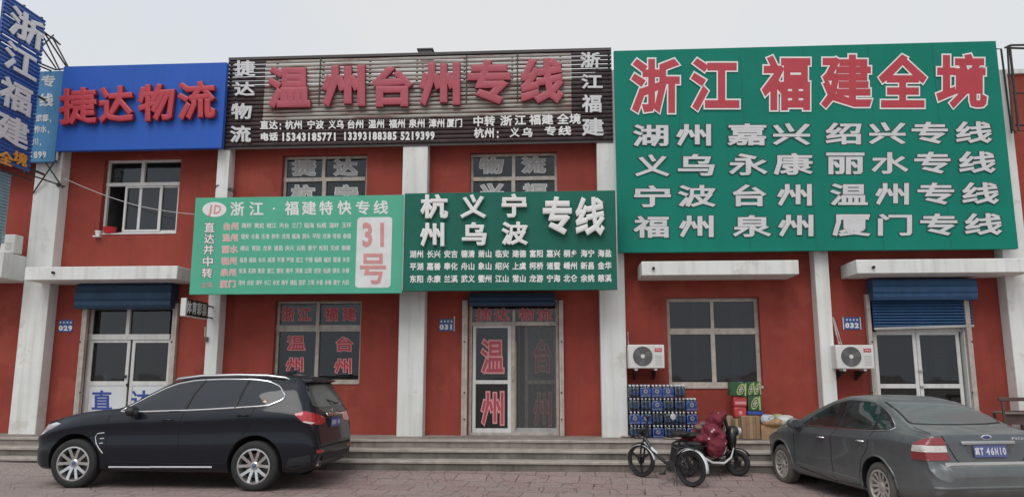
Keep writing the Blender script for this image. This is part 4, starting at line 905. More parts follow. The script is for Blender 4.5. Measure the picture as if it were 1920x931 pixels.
def wheel(root, x, yo, r, rr, width, spokes, side, tyre, alloy, steer=0., split=.10):
    """yo: outer face; side +1 = car's left"""
    w = bpy.data.objects.new('wheel', None); COL.objects.link(w); w.parent = root; w.location = (x, side * (yo - width / 2), r); w.rotation_euler = (0, 0, steer); w.empty_display_size = .1
    h = width / 2; f = side
    p = [(rr, -h + .01), (rr + .03, -h), (r - .035, -h + .005), (r - .006, -h + .03), (r, -h + .06), (r, -.02), (r - .008, -.015), (r - .008, .015), (r, .02), (r, h - .06), (r - .006, h - .03), (r - .035, h - .005), (rr + .03, h), (rr, h - .01), (rr - .02, h - .03), (rr - .02, -h + .03)]
    MB().lathe(p, (0, 0, 0), 'y', 56, closed=True).build('tyre', tyre, w, smooth=40)
    m = MB(); m.lathe([(rr + .004, f * (h - .006)), (rr - .018, f * (h - .004)), (rr - .028, f * (h - .03)), (rr - .04, f * (-h + .02)), (rr - .015, f * (-h + .02)), (rr - .006, f * (h - .03))], (0, 0, 0), 'y', 56, closed=True)
    hub_r = .068
    for k in range(spokes):
        a0 = 2 * math.pi * (k + .25) / spokes
        for sgn in (-1, 1):
            i_, o_ = a0 + sgn * split * 1.5, a0 + sgn * (math.pi / spokes) * .52
            def pt(a, q, y): return np.array((q * math.cos(a), y, q * math.sin(a)))
            ta, tb = np.array((-math.sin(i_), 0, math.cos(i_))), np.array((-math.sin(o_), 0, math.cos(o_)))
            A, Bp = pt(i_, hub_r * .8, f * (h - .045)), pt(o_, rr - .02, f * (h - .012)); wa, wb = (.027, .024) if r > .35 else (.021, .018); dn = np.array((0, -f * .03, 0))
            Mi = (A + Bp) / 2 + np.array((0, f * .006, 0)); tm = (ta + tb) / 2
            vs = []
            for c, tt, ww in ((A, ta, wa), (Mi, tm, (wa + wb) * .42), (Bp, tb, wb)): vs += [c - tt * ww, c + tt * ww, c + tt * ww * .8 + dn, c - tt * ww * .8 + dn]
            m.add(vs, [(0, 1, 2, 3), (8, 9, 10, 11)] + [(j * 4 + q, j * 4 + (q + 1) % 4, (j + 1) * 4 + (q + 1) % 4, (j + 1) * 4 + q) for j in range(2) for q in range(4)])
    m.lathe([(0, f * (h - .075)), (hub_r, f * (h - .075)), (hub_r, f * (h - .045)), (hub_r * .7, f * (h - .03)), (0, f * (h - .03))], (0, 0, 0), 'y', 24)
    ri = m.build('rim', alloy, w, smooth=35)
    MB().lathe([(0, f * (h - .029)), (.034, f * (h - .029)), (.032, f * (h - .024)), (0, f * (h - .022))], (0, 0, 0), 'y', 20).build('hub_cap', M('hub_cap_blue', (.08, .12, .22), .3) if spokes == 5 and r > .36 else ALLOYD, w, smooth=30)
    MB().lathe([(0, -f * .02), (rr - .075, -f * .02), (rr - .075, f * .0), (0, f * .0)], (0, 0, 0), 'y', 32).build('brake_disc', M('brake_iron', (.11, .105, .10), .5, metal=.6), w, smooth=30)
    MB().lathe([(0, -f * .05), (rr - .03, -f * .05), (rr - .03, -f * .045), (0, -f * .045)], (0, 0, 0), 'y', 32).build('wheel_backing', WELL, w)
    return w
def handle(car, x, z, L, mat, side=1):
    h, n = car.hit(x, z, 'side', side); y = h.y; m = MB()
    m.tube([(x - L / 2, y - .005 * side, z - .004), (x - L / 2 + .02, y + .03 * side, z), (x, y + .038 * side, z + .004), (x + L / 2 - .02, y + .03 * side, z), (x + L / 2, y - .005 * side, z - .004)], [.011, .014, .015, .014, .011], 8); return m.build('door_handle', mat, car.root, smooth=50)
def mirror(car, x, z, side, mat, gmat, arm):
    h, n = car.hit(x, z, 'side', side); y = h.y
    m = MB(); prof = [(.0, -.10), (.05, -.095), (.085, -.06), (.095, 0), (.085, .05), (.05, .085), (0, .095)]
    mo = MB(); c = np.array((x + .03, y + side * (.075 + arm), z + .10))
    vs = []; n_ = 14
    for k in range(8):
        t = k / 7; rx = [.02, .055, .075, .08, .08, .078, .07, .062][k]; 
        for j in range(n_):
            w = 2 * math.pi * j / n_; vs.append((c[0] + .085 - t * .15, c[1] + 1.35 * rx * math.cos(w) * 1.05, c[2] + rx * math.sin(w)))
    mo.add(vs, [(k * n_ + j, k * n_ + (j + 1) % n_, (k + 1) * n_ + (j + 1) % n_, (k + 1) * n_ + j) for k in range(7) for j in range(n_)] + [tuple(range(n_)), tuple(7 * n_ + j for j in range(n_))])
    o = mo.build('wing_mirror', mat, car.root, smooth=50)
    MB().obox((x + .02, y + side * .03, z + .02), (.04, 0, .005), (0, .05, .0), (0, side * .02, .03)).build('mirror_arm', BLACKP, o, bevel=.006)
    g = MB(); g.lathe([(0, 0), (.058, 0), (.058, -.004), (0, -.004)], (c[0] - .067, c[1], c[2]), 'x', 20); g.build('mirror_glass', M('mirror_dark', (.06, .065, .07), .25), o); return o

def car_glass(name, tint, dust, dcol, rough=.03):  # dust: film weight; tinted glass uses it to paint grey reflections
    m = glass_mat(name, tint, 1., rough); nt = m.node_tree
    for nd in nt.nodes:
        if nd.type == 'MIX_SHADER' and nd.inputs[1].is_linked and nd.inputs[1].links[0].from_node.type == 'MIX_SHADER': nd.inputs[0].default_value = dust
        if nd.type == 'BSDF_DIFFUSE': nd.inputs[0].default_value = (*dcol, 1)
    return m
def paint(name, col, rough, metal, coat, dust=None, dz=(.2, .9), amt=.5):
    m = M(name, col, rough, metal=metal, var=.05, scale=2, coat=coat)
    if dust:
        nt = m.node_tree; n, l = nt.nodes, nt.links; b = n['Principled BSDF']; src = b.inputs['Base Color'].links[0].from_socket
        t = n.new('ShaderNodeTexCoord'); a = n.new('ShaderNodeTexNoise'); a.inputs['Scale'].default_value = 3; a.inputs['Detail'].default_value = 8; a.inputs['Roughness'].default_value = .65; l.new(t.outputs['Object'], a.inputs['Vector'])
        sx = n.new('ShaderNodeSeparateXYZ'); l.new(t.outputs['Object'], sx.inputs[0])
        mr = n.new('ShaderNodeMapRange'); mr.inputs['From Min'].default_value = dz[1]; mr.inputs['From Max'].default_value = dz[0]; mr.inputs['To Min'].default_value = amt * .25; mr.inputs['To Max'].default_value = amt; l.new(sx.outputs[2], mr.inputs[0])
        ge = n.new('ShaderNodeNewGeometry'); sn = n.new('ShaderNodeSeparateXYZ'); l.new(ge.outputs['Normal'], sn.inputs[0])
        up = n.new('ShaderNodeMapRange'); up.inputs['From Min'].default_value = .45; up.inputs['From Max'].default_value = 1; up.inputs['To Max'].default_value = amt * 1.6; l.new(sn.outputs[2], up.inputs[0])
        mx = n.new('ShaderNodeMath'); mx.operation = 'MAXIMUM'; l.new(mr.outputs[0], mx.inputs[0]); l.new(up.outputs[0], mx.inputs[1])
        ml = n.new('ShaderNodeMath'); ml.operation = 'MULTIPLY'; l.new(mx.outputs[0], ml.inputs[0]); ar = n.new('ShaderNodeMapRange'); ar.inputs['From Min'].default_value = .3; ar.inputs['From Max'].default_value = .68; ar.inputs['To Min'].default_value = .45; ar.inputs['To Max'].default_value = 1.15; l.new(a.outputs[0], ar.inputs[0]); l.new(ar.outputs[0], ml.inputs[1])
        x = n.new('ShaderNodeMix'); x.data_type = 'RGBA'; l.new(ml.outputs[0], x.inputs[0]); l.new(src, x.inputs[6]); x.inputs[7].default_value = (*dust, 1); l.new(x.outputs[2], b.inputs['Base Color'])
        for nm, lo, hi in (('Roughness', rough, .7), ('Coat Weight', coat, .05)):
            q = n.new('ShaderNodeMapRange'); q.inputs['To Min'].default_value = lo; q.inputs['To Max'].default_value = hi; l.new(ml.outputs[0], q.inputs[0]); l.new(q.outputs[0], b.inputs[nm])
    return m
# lamp materials
TLR = M('tail_lamp_red', (.42, .012, .02), .15, coat=1, var=.2, scale=14); TLRD = M('dusty_tail_lamp', (.25, .03, .035), .35, coat=.4, var=.2, scale=12); TLW = M('clear_lamp', (.62, .58, .55), .2, coat=.6, var=.15, scale=20)
HLM = M('headlamp', (.55, .58, .60), .1, coat=1, var=.3, scale=16); PLB = M('plate_blue', (.04, .07, .30), .4); SEAM = M('panel_gap', (.006, .006, .007), .8)

# --- black estate-bodied off-roader, nose to the left
NAVY = paint('navy_black_paint', (.004, .0065, .012), .35, 0., .55, dust=(.14, .13, .12), dz=(.15, .6), amt=.035)
NAVY.node_tree.nodes['Principled BSDF'].inputs['Specular IOR Level'].default_value = .18
GTINT = car_glass('tinted_car_glass', (.12, .135, .15), .20, (.17, .19, .215)); GREAR = car_glass('greyed_rear_glass', (.10, .11, .11), .28, (.30, .31, .29), .1)  # tinted glass: grey film paints reflections; rear glass gets a denser grey film
fw = np.array((-.9985, .055)); ang = math.atan2(fw[1], fw[0]); lf_ = np.array((-fw[1], fw[0]))
mid = np.array((-6.20, -3.70)) - lf_ * .95
t = thing('parked_car', 'shiny black five door off-roader parked in front of the left shop, with silver window trim', 'car', (mid[0], mid[1], 0), 'cars parked before the steps', ang, world=False)
c = Car(t, dict(ends=(-2.4418, 2.40),
  zt=((-2.4418, .70), (-2.4289, .82), (-2.4074, .98), (-2.3816, 1.09), (-2.3472, 1.18), (-2.2612, 1.37), (-2.158, 1.585), (-2.0892, 1.685), (-1.9, 1.74), (-1.5, 1.775), (-1.0, 1.785), (-.5, 1.775), (-.1, 1.725), (.2, 1.62), (.5, 1.46), (.8, 1.285), (.92, 1.235), (1.2, 1.21), (1.6, 1.16), (2.0, 1.07), (2.2, 1.02), (2.3, .96), (2.36, .88), (2.39, .78), (2.40, .68)),
  zs=((-2.4418, .64), (-2.4074, .90), (-2.3644, 1.06), (-2.244, 1.20), (-1.986, 1.265), (-1.6, 1.265), (-.5, 1.20), (.8, 1.15), (1.2, 1.12), (1.6, 1.06), (2.0, .95), (2.2, .87), (2.33, .76), (2.40, .58)),
  zb=((-2.4418, .50), (-2.3902, .38), (-2.244, .31), (-2, .27), (-1.5, .25), (1.5, .25), (2.1, .26), (2.3, .32), (2.38, .42), (2.40, .48)),
  w=((-2.4418, .74), (-2.416, .82), (-2.3472, .885), (-2.158, .935), (-1.9, .96), (-1.5, .968), (-.5, .955), (.8, .955), (1.4, .965), (1.8, .955), (2.05, .915), (2.2, .85), (2.31, .74), (2.37, .63), (2.40, .5)),
  ws=((-2.4418, .70), (-2.3644, .82), (-2.158, .875), (-1.6, .905), (-.5, .905), (.8, .90), (1.4, .88), (1.8, .84), (2.1, .78), (2.25, .70), (2.35, .58), (2.40, .45)),
  wt=((-2.4418, .68), (-2.373, .74), (-2.287, .69), (-2.158, .63), (-1.8, .635), (-.8, .655), (-.1, .655), (.3, .69), (.8, .77), (1.0, .80), (1.5, .78), (2.0, .70), (2.25, .60), (2.40, .40)), crease=.80, dip=.032))
RW = .378
c.body(NAVY, ((1.52, RW + .02, .445), (-1.48, RW + .02, .445)))
win = round_poly([(.83, 1.185), (.70, 1.175), (-.5, 1.215), (-1.64, 1.285), (-1.84, 1.37), (-1.885, 1.43), (-1.76, 1.575), (-1.55, 1.655), (-1.3, 1.685), (-.76, 1.69), (-.31, 1.67), (-.02, 1.62), (.18, 1.545), (.42, 1.42), (.65, 1.29)], 1, .12)
for sd in (1, -1):
    c.panel('side_window', win, 'side', GTINT, side=sd, eps=.004)
    c.line(win, 'side', .013, sd, .005, True, .04).build('window_trim', CHROME, t, smooth=50)
    c.line([(-.47, 1.67), (-.36, 1.46), (-.28, 1.225)], 'side', .022, sd, .003).build('pillar_trim', BLACKP, t); c.line([(-1.21, 1.675), (-1.16, 1.46), (-1.11, 1.25)], 'side', .020, sd, .003).build('pillar_trim', BLACKP, t)
    c.line([(-.28, 1.21), (-.21, .87), (-.25, .47), (-.27, .40)], 'side', .0055, sd, 0).build('door_gap', SEAM, t); c.line([(-1.44, 1.26), (-1.35, .95), (-1.17, .72), (-1.05, .5), (-1.03, .42)], 'side', .0055, sd, 0).build('door_gap', SEAM, t)
    c.line([(.96, 1.17), (.99, 1.0), (.98, .6), (.92, .42)], 'side', .0055, sd, 0).build('door_gap', SEAM, t)
    c.line([(-.27, .40), (-1.03, .42)], 'side', .0055, sd, 0).build('door_gap', SEAM, t); c.line([(.92, .42), (-.27, .40)], 'side', .0055, sd, 0).build('door_gap', SEAM, t)
    c.line([(.92, .335), (.0, .345), (-.80, .355)], 'side', .014, sd, .006).build('sill_trim', CHROME, t, smooth=50)
    c.line([(1.02, .86), (1.13, .845), (1.17, .80), (1.14, .70), (1.07, .60), (1.02, .545)], 'side', .010, sd, .006).build('vent_trim', CHROME, t, smooth=50)
    c.line([(1.02, .77), (1.09, .765)], 'side', .009, sd, .006).build('vent_trim', CHROME, t); c.line([(1.02, .70), (1.08, .695)], 'side', .009, sd, .006).build('vent_trim', CHROME, t)
    handle(c, -.03, 1.065, .2, NAVY, sd); handle(c, -1.27, 1.145, .2, NAVY, sd); mirror(c, .50, 1.10, sd, BLACKP, CHROME, .03)
    # lamps
    c.panel('tail_lamp', [(-2.0892, 1.165), (-2.244, 1.205), (-2.3644, 1.16), (-2.3902, 1.03), (-2.3472, 1.0), (-2.201, 1.065)], 'side', TLR, side=sd, eps=.008, step=.03); c.panel('tail_lamp', [(sd * .42, 1.10), (sd * .80, 1.17), (sd * .86, 1.10), (sd * .84, 1.0), (sd * .60, .99), (sd * .42, 1.02)], 'rear', TLR, eps=.009, step=.04)
    c.panel('lamp_strip', [(-2.2268, 1.045), (-2.3558, 1.01), (-2.373, 1.03), (-2.244, 1.062)], 'side', TLW, side=sd, eps=.011, step=.03)
    c.panel('headlamp', [(2.17, .80), (2.24, .86), (2.2, .95), (1.98, 1.0), (1.86, .985), (1.95, .93), (2.05, .85)], 'side', HLM, side=sd, eps=.008, step=.03)
    c.panel('reflector', [(sd * .55, .60), (sd * .80, .62), (sd * .80, .57), (sd * .55, .565)], 'rear', TLR, eps=.006, step=.04)
    c.panel('bumper_cladding', [(-2.4289, .58), (-2.33, .545), (-2.029, .50), (-1.98, .36), (-2.072, .32), (-2.373, .42)], 'side', M('dark_cladding', (.016, .017, .019), .55), side=sd, eps=.004, step=.06)
    m = MB(); m.tube([(.06, sd * .63, 1.67), (0, sd * .657, 1.70), (-.4, sd * .665, 1.745), (-1.0, sd * .665, 1.76), (-1.5, sd * .655, 1.75), (-1.80, sd * .64, 1.715), (-1.86, sd * .625, 1.69)], [.012, .02, .021, .021, .021, .019, .012], 8); m.build('roof_rail', M('satin_rail', (.70, .70, .70), .25, metal=.9), t, smooth=50)
    m = MB(); m.lathe([(.05, 0), (.05, -.10), (.04, -.10), (.038, -.02)], (-2.3128, sd * .62, .40), 'x', 16, closed=True); m.build('exhaust_tip', CHROME, t, smooth=40)
c.panel('windscreen', [(.90, -.68), (.90, .68), (.12, .56), (.12, -.56)], 'top', GTINT, eps=.004, step=.1)
c.panel('rear_window', round_poly([(-.60, 1.60), (.60, 1.60), (.655, 1.5), (.70, 1.25), (-.70, 1.25), (-.655, 1.5)], 1, .12), 'rear', GREAR, eps=.005, step=.08)
c.panel('spoiler_strip', [(-.60, 1.655), (.60, 1.655), (.60, 1.61), (-.60, 1.61)], 'rear', BLACKP, eps=.004, step=.08)
sp = MB(); 
sp.add([(-2.0032, s_ * .58, 1.705) for s_ in (-1, 1)] + [(-2.201, s_ * .56, 1.665) for s_ in (-1, 1)] + [(-2.2096, s_ * .55, 1.645) for s_ in (-1, 1)] + [(-2.072, s_ * .58, 1.62) for s_ in (-1, 1)] , [(0, 1, 3, 2), (2, 3, 5, 4), (4, 5, 7, 6), (6, 7, 1, 0), (0, 2, 4, 6), (1, 7, 5, 3)])
sp.build('spoiler', NAVY, t, bevel=.012)
hx = c.hit(0, 1.02, 'rear')[0].x
MB().obox((hx - .02, .0, 1.135), (.016, 0, .004), (0, .40, 0), (.004, 0, .02)).build('tailgate_trim', CHROME, t, bevel=.008)
MB().obox((hx - .012, 0, 1.0), (.012, 0, 0), (0, .26, 0), (.003, 0, .075)).build('plate_recess', BLACKP, t)
pl_ = MB().obox((hx - .032, 0, 1.0), (.004, 0, 0), (0, .22, 0), (.0, 0, .07)).build('licence_plate', PLB, t)
m = MB()
for k, yy in enumerate((-.165, -.11, -.03, .02, .07, .12, .165)): m.obox((hx - .037, yy, 1.0), (.001, 0, 0), (0, .011, 0), (0, 0, .036 if k != 2 else .006))
m.build('plate_marking', LG, pl_)
q = c.hit(0, 1.19, 'rear')[0]; MB().lathe([(0, 0), (.042, 0), (.042, -.014), (.034, -.018), (0, -.018)], (q.x - .0, 0, 1.19), 'x', 24).build('badge', CHROME, t, smooth=40)
q, _ = c.hit(-1.60, 1.35, 'side', 1); b_ = MB().lathe([(0, 0), (.045, 0), (.045, .006), (0, .006)], (-1.58, q.y + .002, 1.345), 'y', 20).build('window_sticker', M('orange_sticker', (.42, .22, .07), .5), t); MB().lathe([(0, 0), (.026, 0), (.026, .003), (0, .003)], (-1.58, q.y + .008, 1.345), 'y', 16).build('sticker_centre', LW, b_)
MB().obox((-1.62, 0, 1.80), (.10, 0, -.015), (0, .015, 0), (-.03, 0, .035)).build('roof_aerial', NAVY, t, bevel=.01)
MB().tube([(-2.27, .05, 1.36), (-2.34, -.18, 1.30), (-2.31, -.42, 1.29)], .010, 6).build('rear_wiper', BLACKP, t)
c.panel('rear_bumper_trim', [(-.62, .52), (.62, .52), (.60, .44), (-.60, .44)], 'rear', M('dark_cladding', (), 0), eps=.02, step=.1)
c.panel('number_panel', [(-.80, .66), (.80, .66), (.80, .635), (-.80, .635)], 'rear', SEAM, eps=.004, step=.1)
for kd in (-1, 1):
    m = MB(); m.box(2.33, 2.36, kd * .17 - .13, kd * .17 + .13, .64, .88)
    m.build('kidney_grille', CHROME, t, bevel=.03)
for x, st_ in ((1.52, R(4)), (-1.48, 0)):
    for sd in (1, -1): wheel(t, x, .955, RW, .262, .255, 5, sd, RUBBER, ALLOY, st_)
MB().box(-2.1, 2.1, -.6, .6, .24, .3).build('underbody', BLACKP, t)

# --- grey saloon, tail to the viewer
GREY = paint('grey_paint', (.066, .078, .086), .34, .3, .5, dust=(.25, .255, .235), dz=(.1, 1.0), amt=.56)
GCL = car_glass('clear_car_glass', (.42, .46, .45), .06, (.35, .36, .35)); GRW = car_glass('dust_sky_glass', (.30, .32, .31), .42, (.33, .345, .34), .08)  # rear glass film: dust plus sky reflection painted as one grey
fw = np.array((-.19968, .97986)); ang = math.atan2(fw[1], fw[0]); lf_ = np.array((-fw[1], fw[0])); mid = np.array((3.87, -3.6615)) - lf_ * .90
t = thing('parked_car', 'dusty grey four door saloon at the right edge, tail with blue plate to the viewer', 'car', (mid[0], mid[1], 0), 'cars parked before the steps', ang, world=False)
c = Car(t, dict(edge=.89, ends=(-2.37, 2.20),
  zt=((-2.37, .56), (-2.355, .64), (-2.335, .675), (-2.30, .69), (-2.265, .70), (-2.25, .80), (-2.235, .93), (-2.215, 1.02), (-2.18, 1.055), (-2.0, 1.08), (-1.85, 1.10), (-1.7, 1.155), (-1.45, 1.28), (-1.15, 1.385), (-.9, 1.435), (-.6, 1.468), (-.3, 1.472), (0, 1.43), (.3, 1.34), (.7, 1.17), (1.0, 1.03), (1.1, 1.0), (1.4, .96), (1.8, .87), (2.0, .79), (2.12, .69), (2.18, .60), (2.20, .54)),
  zs=((-2.37, .52), (-2.30, .64), (-2.25, .76), (-2.21, .97), (-2.0, 1.01), (-1.6, 1.035), (-1.2, 1.02), (0, .985), (.9, .95), (1.4, .90), (1.8, .80), (2.05, .68), (2.20, .48)),
  zb=((-2.37, .40), (-2.3, .30), (-2.1, .24), (-1.5, .2), (1.5, .2), (2.0, .22), (2.15, .3), (2.20, .38)),
  w=((-2.37, .66), (-2.34, .76), (-2.27, .82), (-2.1, .86), (-1.8, .90), (-1.3, .92), (0, .91), (1.0, .91), (1.4, .905), (1.7, .86), (1.95, .77), (2.1, .65), (2.20, .45)),
  ws=((-2.37, .62), (-2.25, .76), (-2.0, .79), (-1.5, .835), (0, .85), (1.0, .84), (1.5, .80), (1.9, .68), (2.20, .4)),
  wt=((-2.37, .58), (-2.2, .71), (-1.9, .72), (-1.6, .66), (-1.2, .585), (-.8, .565), (-.2, .57), (.3, .62), (.8, .71), (1.1, .75), (1.6, .70), (2.0, .58), (2.20, .35)), crease=.84, dip=.014))
RS = .318
c.body(GREY, ((1.325, RS + .01, .375), (-1.325, RS + .01, .375)))
# dark cabin inside the glass: the glass panels stand off a dark lining
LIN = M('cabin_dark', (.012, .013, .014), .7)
win_f = [(.60, .995), (.02, 1.0), (-.28, 1.005), (-.43, 1.36), (-.2, 1.37), (.1, 1.29), (.42, 1.13)]
win_r = [(-.34, 1.007), (-1.18, 1.035), (-1.18, 1.28), (-.9, 1.385), (-.50, 1.365)]
win_q = [(-1.25, 1.045), (-1.52, 1.065), (-1.55, 1.09), (-1.42, 1.165), (-1.25, 1.25)]
outl = round_poly([(.68, .985), (0, .992), (-1.2, 1.02), (-1.55, 1.05), (-1.60, 1.09), (-1.42, 1.195), (-1.15, 1.31), (-.85, 1.39), (-.3, 1.40), (.05, 1.325), (.40, 1.165)], 1, .12)
for sd in (1, -1):
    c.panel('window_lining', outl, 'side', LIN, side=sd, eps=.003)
    for wp in (win_f, win_r, win_q): c.panel('side_window', round_poly(wp, 1, .1), 'side', M('side_glass', (.02, .027, .027), .04, var=.5, scale=3.5, coat=0, spec=.9), side=sd, eps=.007)
    c.line([(.66, .985), (0, .992), (-1.2, 1.02), (-1.56, 1.055), (-1.61, 1.09), (-1.55, 1.13), (-1.42, 1.20), (-1.22, 1.285)], 'side', .010, sd, .005, False, .04).build('window_trim', CHROME, t, smooth=50)
    for L in ([(-.33, 1.0), (-.24, .85), (-.24, .30), (-.27, .25)], [(-1.22, 1.02), (-1.16, .80), (-1.02, .66), (-.93, .45), (-.9, .30)], [(.80, .96), (.84, .8), (.84, .35)], [(.84, .35), (-.27, .25)], [(-.27, .27), (-.9, .28)]): c.line(L, 'side', .005, sd, 0).build('door_gap', SEAM, t)
    handle(c, .02, .85, .17, CHROME, sd); handle(c, -1.0, .88, .17, CHROME, sd); mirror(c, .62, .91, sd, GREY, CHROME, .02)
    c.panel('side_moulding', [(.82, .40), (-.92, .36), (-.92, .31), (.82, .35)], 'side', GREY, side=sd, eps=.012, step=.08)
    # arch lips
    for ax in (1.325, -1.325):
        L = [(ax + .385 * math.cos(R(a)), RS + .01 + .385 * math.sin(R(a))) for a in range(-14, 195, 8)]
        c.line(L, 'side', .016, sd, -.002).build('arch_lip', GREY, t, smooth=60)
    # rear lamps in three bands
    def lamp(nm, p, m_, e=.010): return c.panel('tail_lamp', [(a_ / 100, z_) for a_, z_ in lampr[nm]], 'corner', m_, side=sd, eps=e, step=.03)
    lampr = {'tail_lamp_top': [(22, .92), (36, .985), (52, 1.01), (63, 1.0), (66, .92)], 'tail_lamp_band': [(20, .84), (23, .916), (66, .916), (68, .84)], 'tail_lamp_foot': [(19, .745), (20, .836), (68, .836), (71, .745)]}
    lamp('tail_lamp_top', [(-2.12, .99), (-2.20, 1.0), (-2.222, .92), (-2.02, .92)], TLRD); lamp('tail_lamp_band', [(-2.02, .916), (-2.222, .916), (-2.235, .83), (-1.98, .83)], TLW); lamp('tail_lamp_foot', [(-1.98, .826), (-2.235, .826), (-2.245, .725), (-1.96, .725)], TLRD)
    c.panel('headlamp', [(2.08, .66), (2.0, .76), (1.70, .85), (1.62, .82), (1.85, .70)], 'side', HLM, side=sd, eps=.006, step=.03)
c.panel('windscreen', [(1.02, -.66), (1.02, .66), (.22, .55), (.22, -.55)], 'top', GCL, eps=.004, step=.1)
rw = round_poly([(-1.02, -.50), (-1.02, .50), (-1.3, .555), (-1.70, .63), (-1.74, .4), (-1.755, 0), (-1.74, -.4), (-1.70, -.63), (-1.3, -.555)], 1, .12)
c.panel('rear_window_seal', [(x - (.02 if x < -1.3 else -.025), y * 1.045) for x, y in rw], 'top', BLACKP, eps=.003, step=.08); c.panel('rear_window', rw, 'top', GRW, eps=.008, step=.08, rim=.002)
# boot lid outline, bumper, trim, plate, badge
for L in ([(.585, 1.03), (.52, .88), (.46, .76), (.42, .72), (0, .715), (-.42, .72), (-.46, .76), (-.52, .88), (-.585, 1.03)],): c.line(L, 'rear', .006, 1, 0).build('boot_gap', SEAM, t)
c.line([(-1.80, .66), (-2.0, .685), (-2.2, .70)], 'top', .005, 1, 0).build('boot_gap', SEAM, t); c.line([(-1.80, -.66), (-2.0, -.685), (-2.2, -.70)], 'top', .005, 1, 0).build('boot_gap', SEAM, t)
q = c.hit(0, .955, 'rear')[0]; MB().obox((q.x - .012, 0, .945), (.016, 0, .003), (0, .36, 0), (.0, 0, .021)).build('boot_trim', M('satin_trim', (.42, .42, .42), .4, metal=.6), t, bevel=.01)
q = c.hit(0, .84, 'rear')[0]; MB().obox((q.x + .004, 0, .845), (.006, 0, .0), (0, .30, 0), (.002, 0, .085)).build('plate_recess', GREY, t, bevel=.004)
nx = np.array((-1, 0, .10)); nx /= np.linalg.norm(nx); upv = np.array((.10, 0, 1)); upv /= np.linalg.norm(upv); pc = np.array((q.x - .022, 0., .845))
pl_ = MB().obox(pc, nx * .004, (0, .22, 0), upv * .07).build('licence_plate', M('dusty_plate_blue', (.085, .105, .26), .5), t, bevel=.003)
m = MB(); fx = pc + nx * .0042
for ch, a, w_ in zip('冀T·46N10', (-.208, -.142, -.082, -.058, .0, .056, .112, .162), (.056, .046, .014, .044, .044, .042, .040, .044)):
    def at(y, z): return fx + np.array((0, -y, 0)) + upv * z
    h_ = .045 if ch != '·' else .012
    put(m, ch, (at(a, -h_), at(a + w_, -h_), at(a + w_, h_), at(a, h_)), nx, .003, .04, .001)
m.build('plate_lettering', M('plate_white_paint', (.55, .56, .58), .5), pl_)
q = c.hit(0, 1.005, 'rear')[0]; m = MB(); m.lathe([(0, 0), (.05, 0), (.05, -.010), (.04, -.014), (0, -.014)], (q.x + .002, 0, 1.008), 'x', 28); m.v = [(x, y * 1.45, 1.008 + (z - 1.008) * .6) for x, y, z in m.v]; bo = m.build('badge', CHROME, t, smooth=40)
m = MB(); m.lathe([(0, -.0145), (.036, -.0145), (.036, -.016), (0, -.016)], (q.x + .002, 0, 1.008), 'x', 24); m.v = [(x, y * 1.45, 1.008 + (z - 1.008) * .6) for x, y, z in m.v]; m.build('badge_face', M('badge_blue', (.05, .08, .2), .3), bo)
c.panel('bumper_step', [(-2.262, -.62), (-2.262, .62), (-2.315, .64), (-2.315, -.64)], 'top', M('bumper_sky_tone', (.36, .35, .34), .5), eps=.012, step=.08)  # pale ledge colour stands in for reflected sky
c.line([(.80, .43), (.5, .435), (0, .435), (-.5, .435), (-.80, .43)], 'rear', .018, 1, .0).build('bumper_rib', GREY, t, smooth=60)
m = MB()
for k, ch in enumerate('FOCUS'):
    yy = -.36 - k * .042; zq = .99; hh_ = c.hit(yy, zq, 'rear')[0]; put(m, ch, ((hh_.x - .003, yy + .016, zq - .014), (hh_.x - .003, yy - .016, zq - .014), (hh_.x + .002, yy - .016, zq + .014), (hh_.x + .002, yy + .016, zq + .014)), (-1, 0, 0), .004, .02, .001)
m.build('boot_lettering', CHROME, t)
for x, st_ in ((1.325, R(0)), (-1.325, 0)):
    for sd in (1, -1): wheel(t, x, .89, RS, .215, .205, 6, sd, RUBBERD, ALLOYD, st_, .13)
MB().box(-2.1, 2.0, -.6, .6, .2, .26).build('underbody', BLACKP, t)
from mathutils import noise as mnoise
# ------------------------------------------------------------------ things along the wall
def lump(pts, vox, noise=.0, seed=0, flat=None):
    """one closed lumpy surface from blobs (x, y, z, rx, ry, rz)"""
    bm = bmesh.new()
    for x, y, z, rx, ry, rz in pts: bmesh.ops.create_icosphere(bm, subdivisions=3, radius=1, matrix=Matrix.Translation((x, y, z)) @ Matrix.Diagonal((rx, ry, rz, 1)))
    me = bpy.data.meshes.new('l'); bm.to_mesh(me); bm.free(); o = bpy.data.objects.new('l', me); COL.objects.link(o)
    r = o.modifiers.new('r', 'REMESH'); r.mode = 'VOXEL'; r.voxel_size = vox
    s_ = o.modifiers.new('s', 'SMOOTH'); s_.iterations = 3
    bpy.context.view_layer.update(); nm = bpy.data.meshes.new_from_object(o.evaluated_get(bpy.context.evaluated_depsgraph_get()))
    bpy.data.objects.remove(o); bpy.data.meshes.remove(me)
    from mathutils import noise as nz_
    if noise:
        for v in nm.vertices:
            p = v.co * 6 + Vector((seed * 7.1, 0, 0)); k = nz_.noise(p) * .6 + abs(nz_.noise(p * 2.1)) * .6 - .2; v.co += v.normal * noise * k
    if flat is not None:
        for v in nm.vertices: v.co.z = max(v.co.z, flat)
    m = MB(); m.add([tuple(v.co) for v in nm.vertices], [tuple(p.vertices) for p in nm.polygons]); bpy.data.meshes.remove(nm); return m

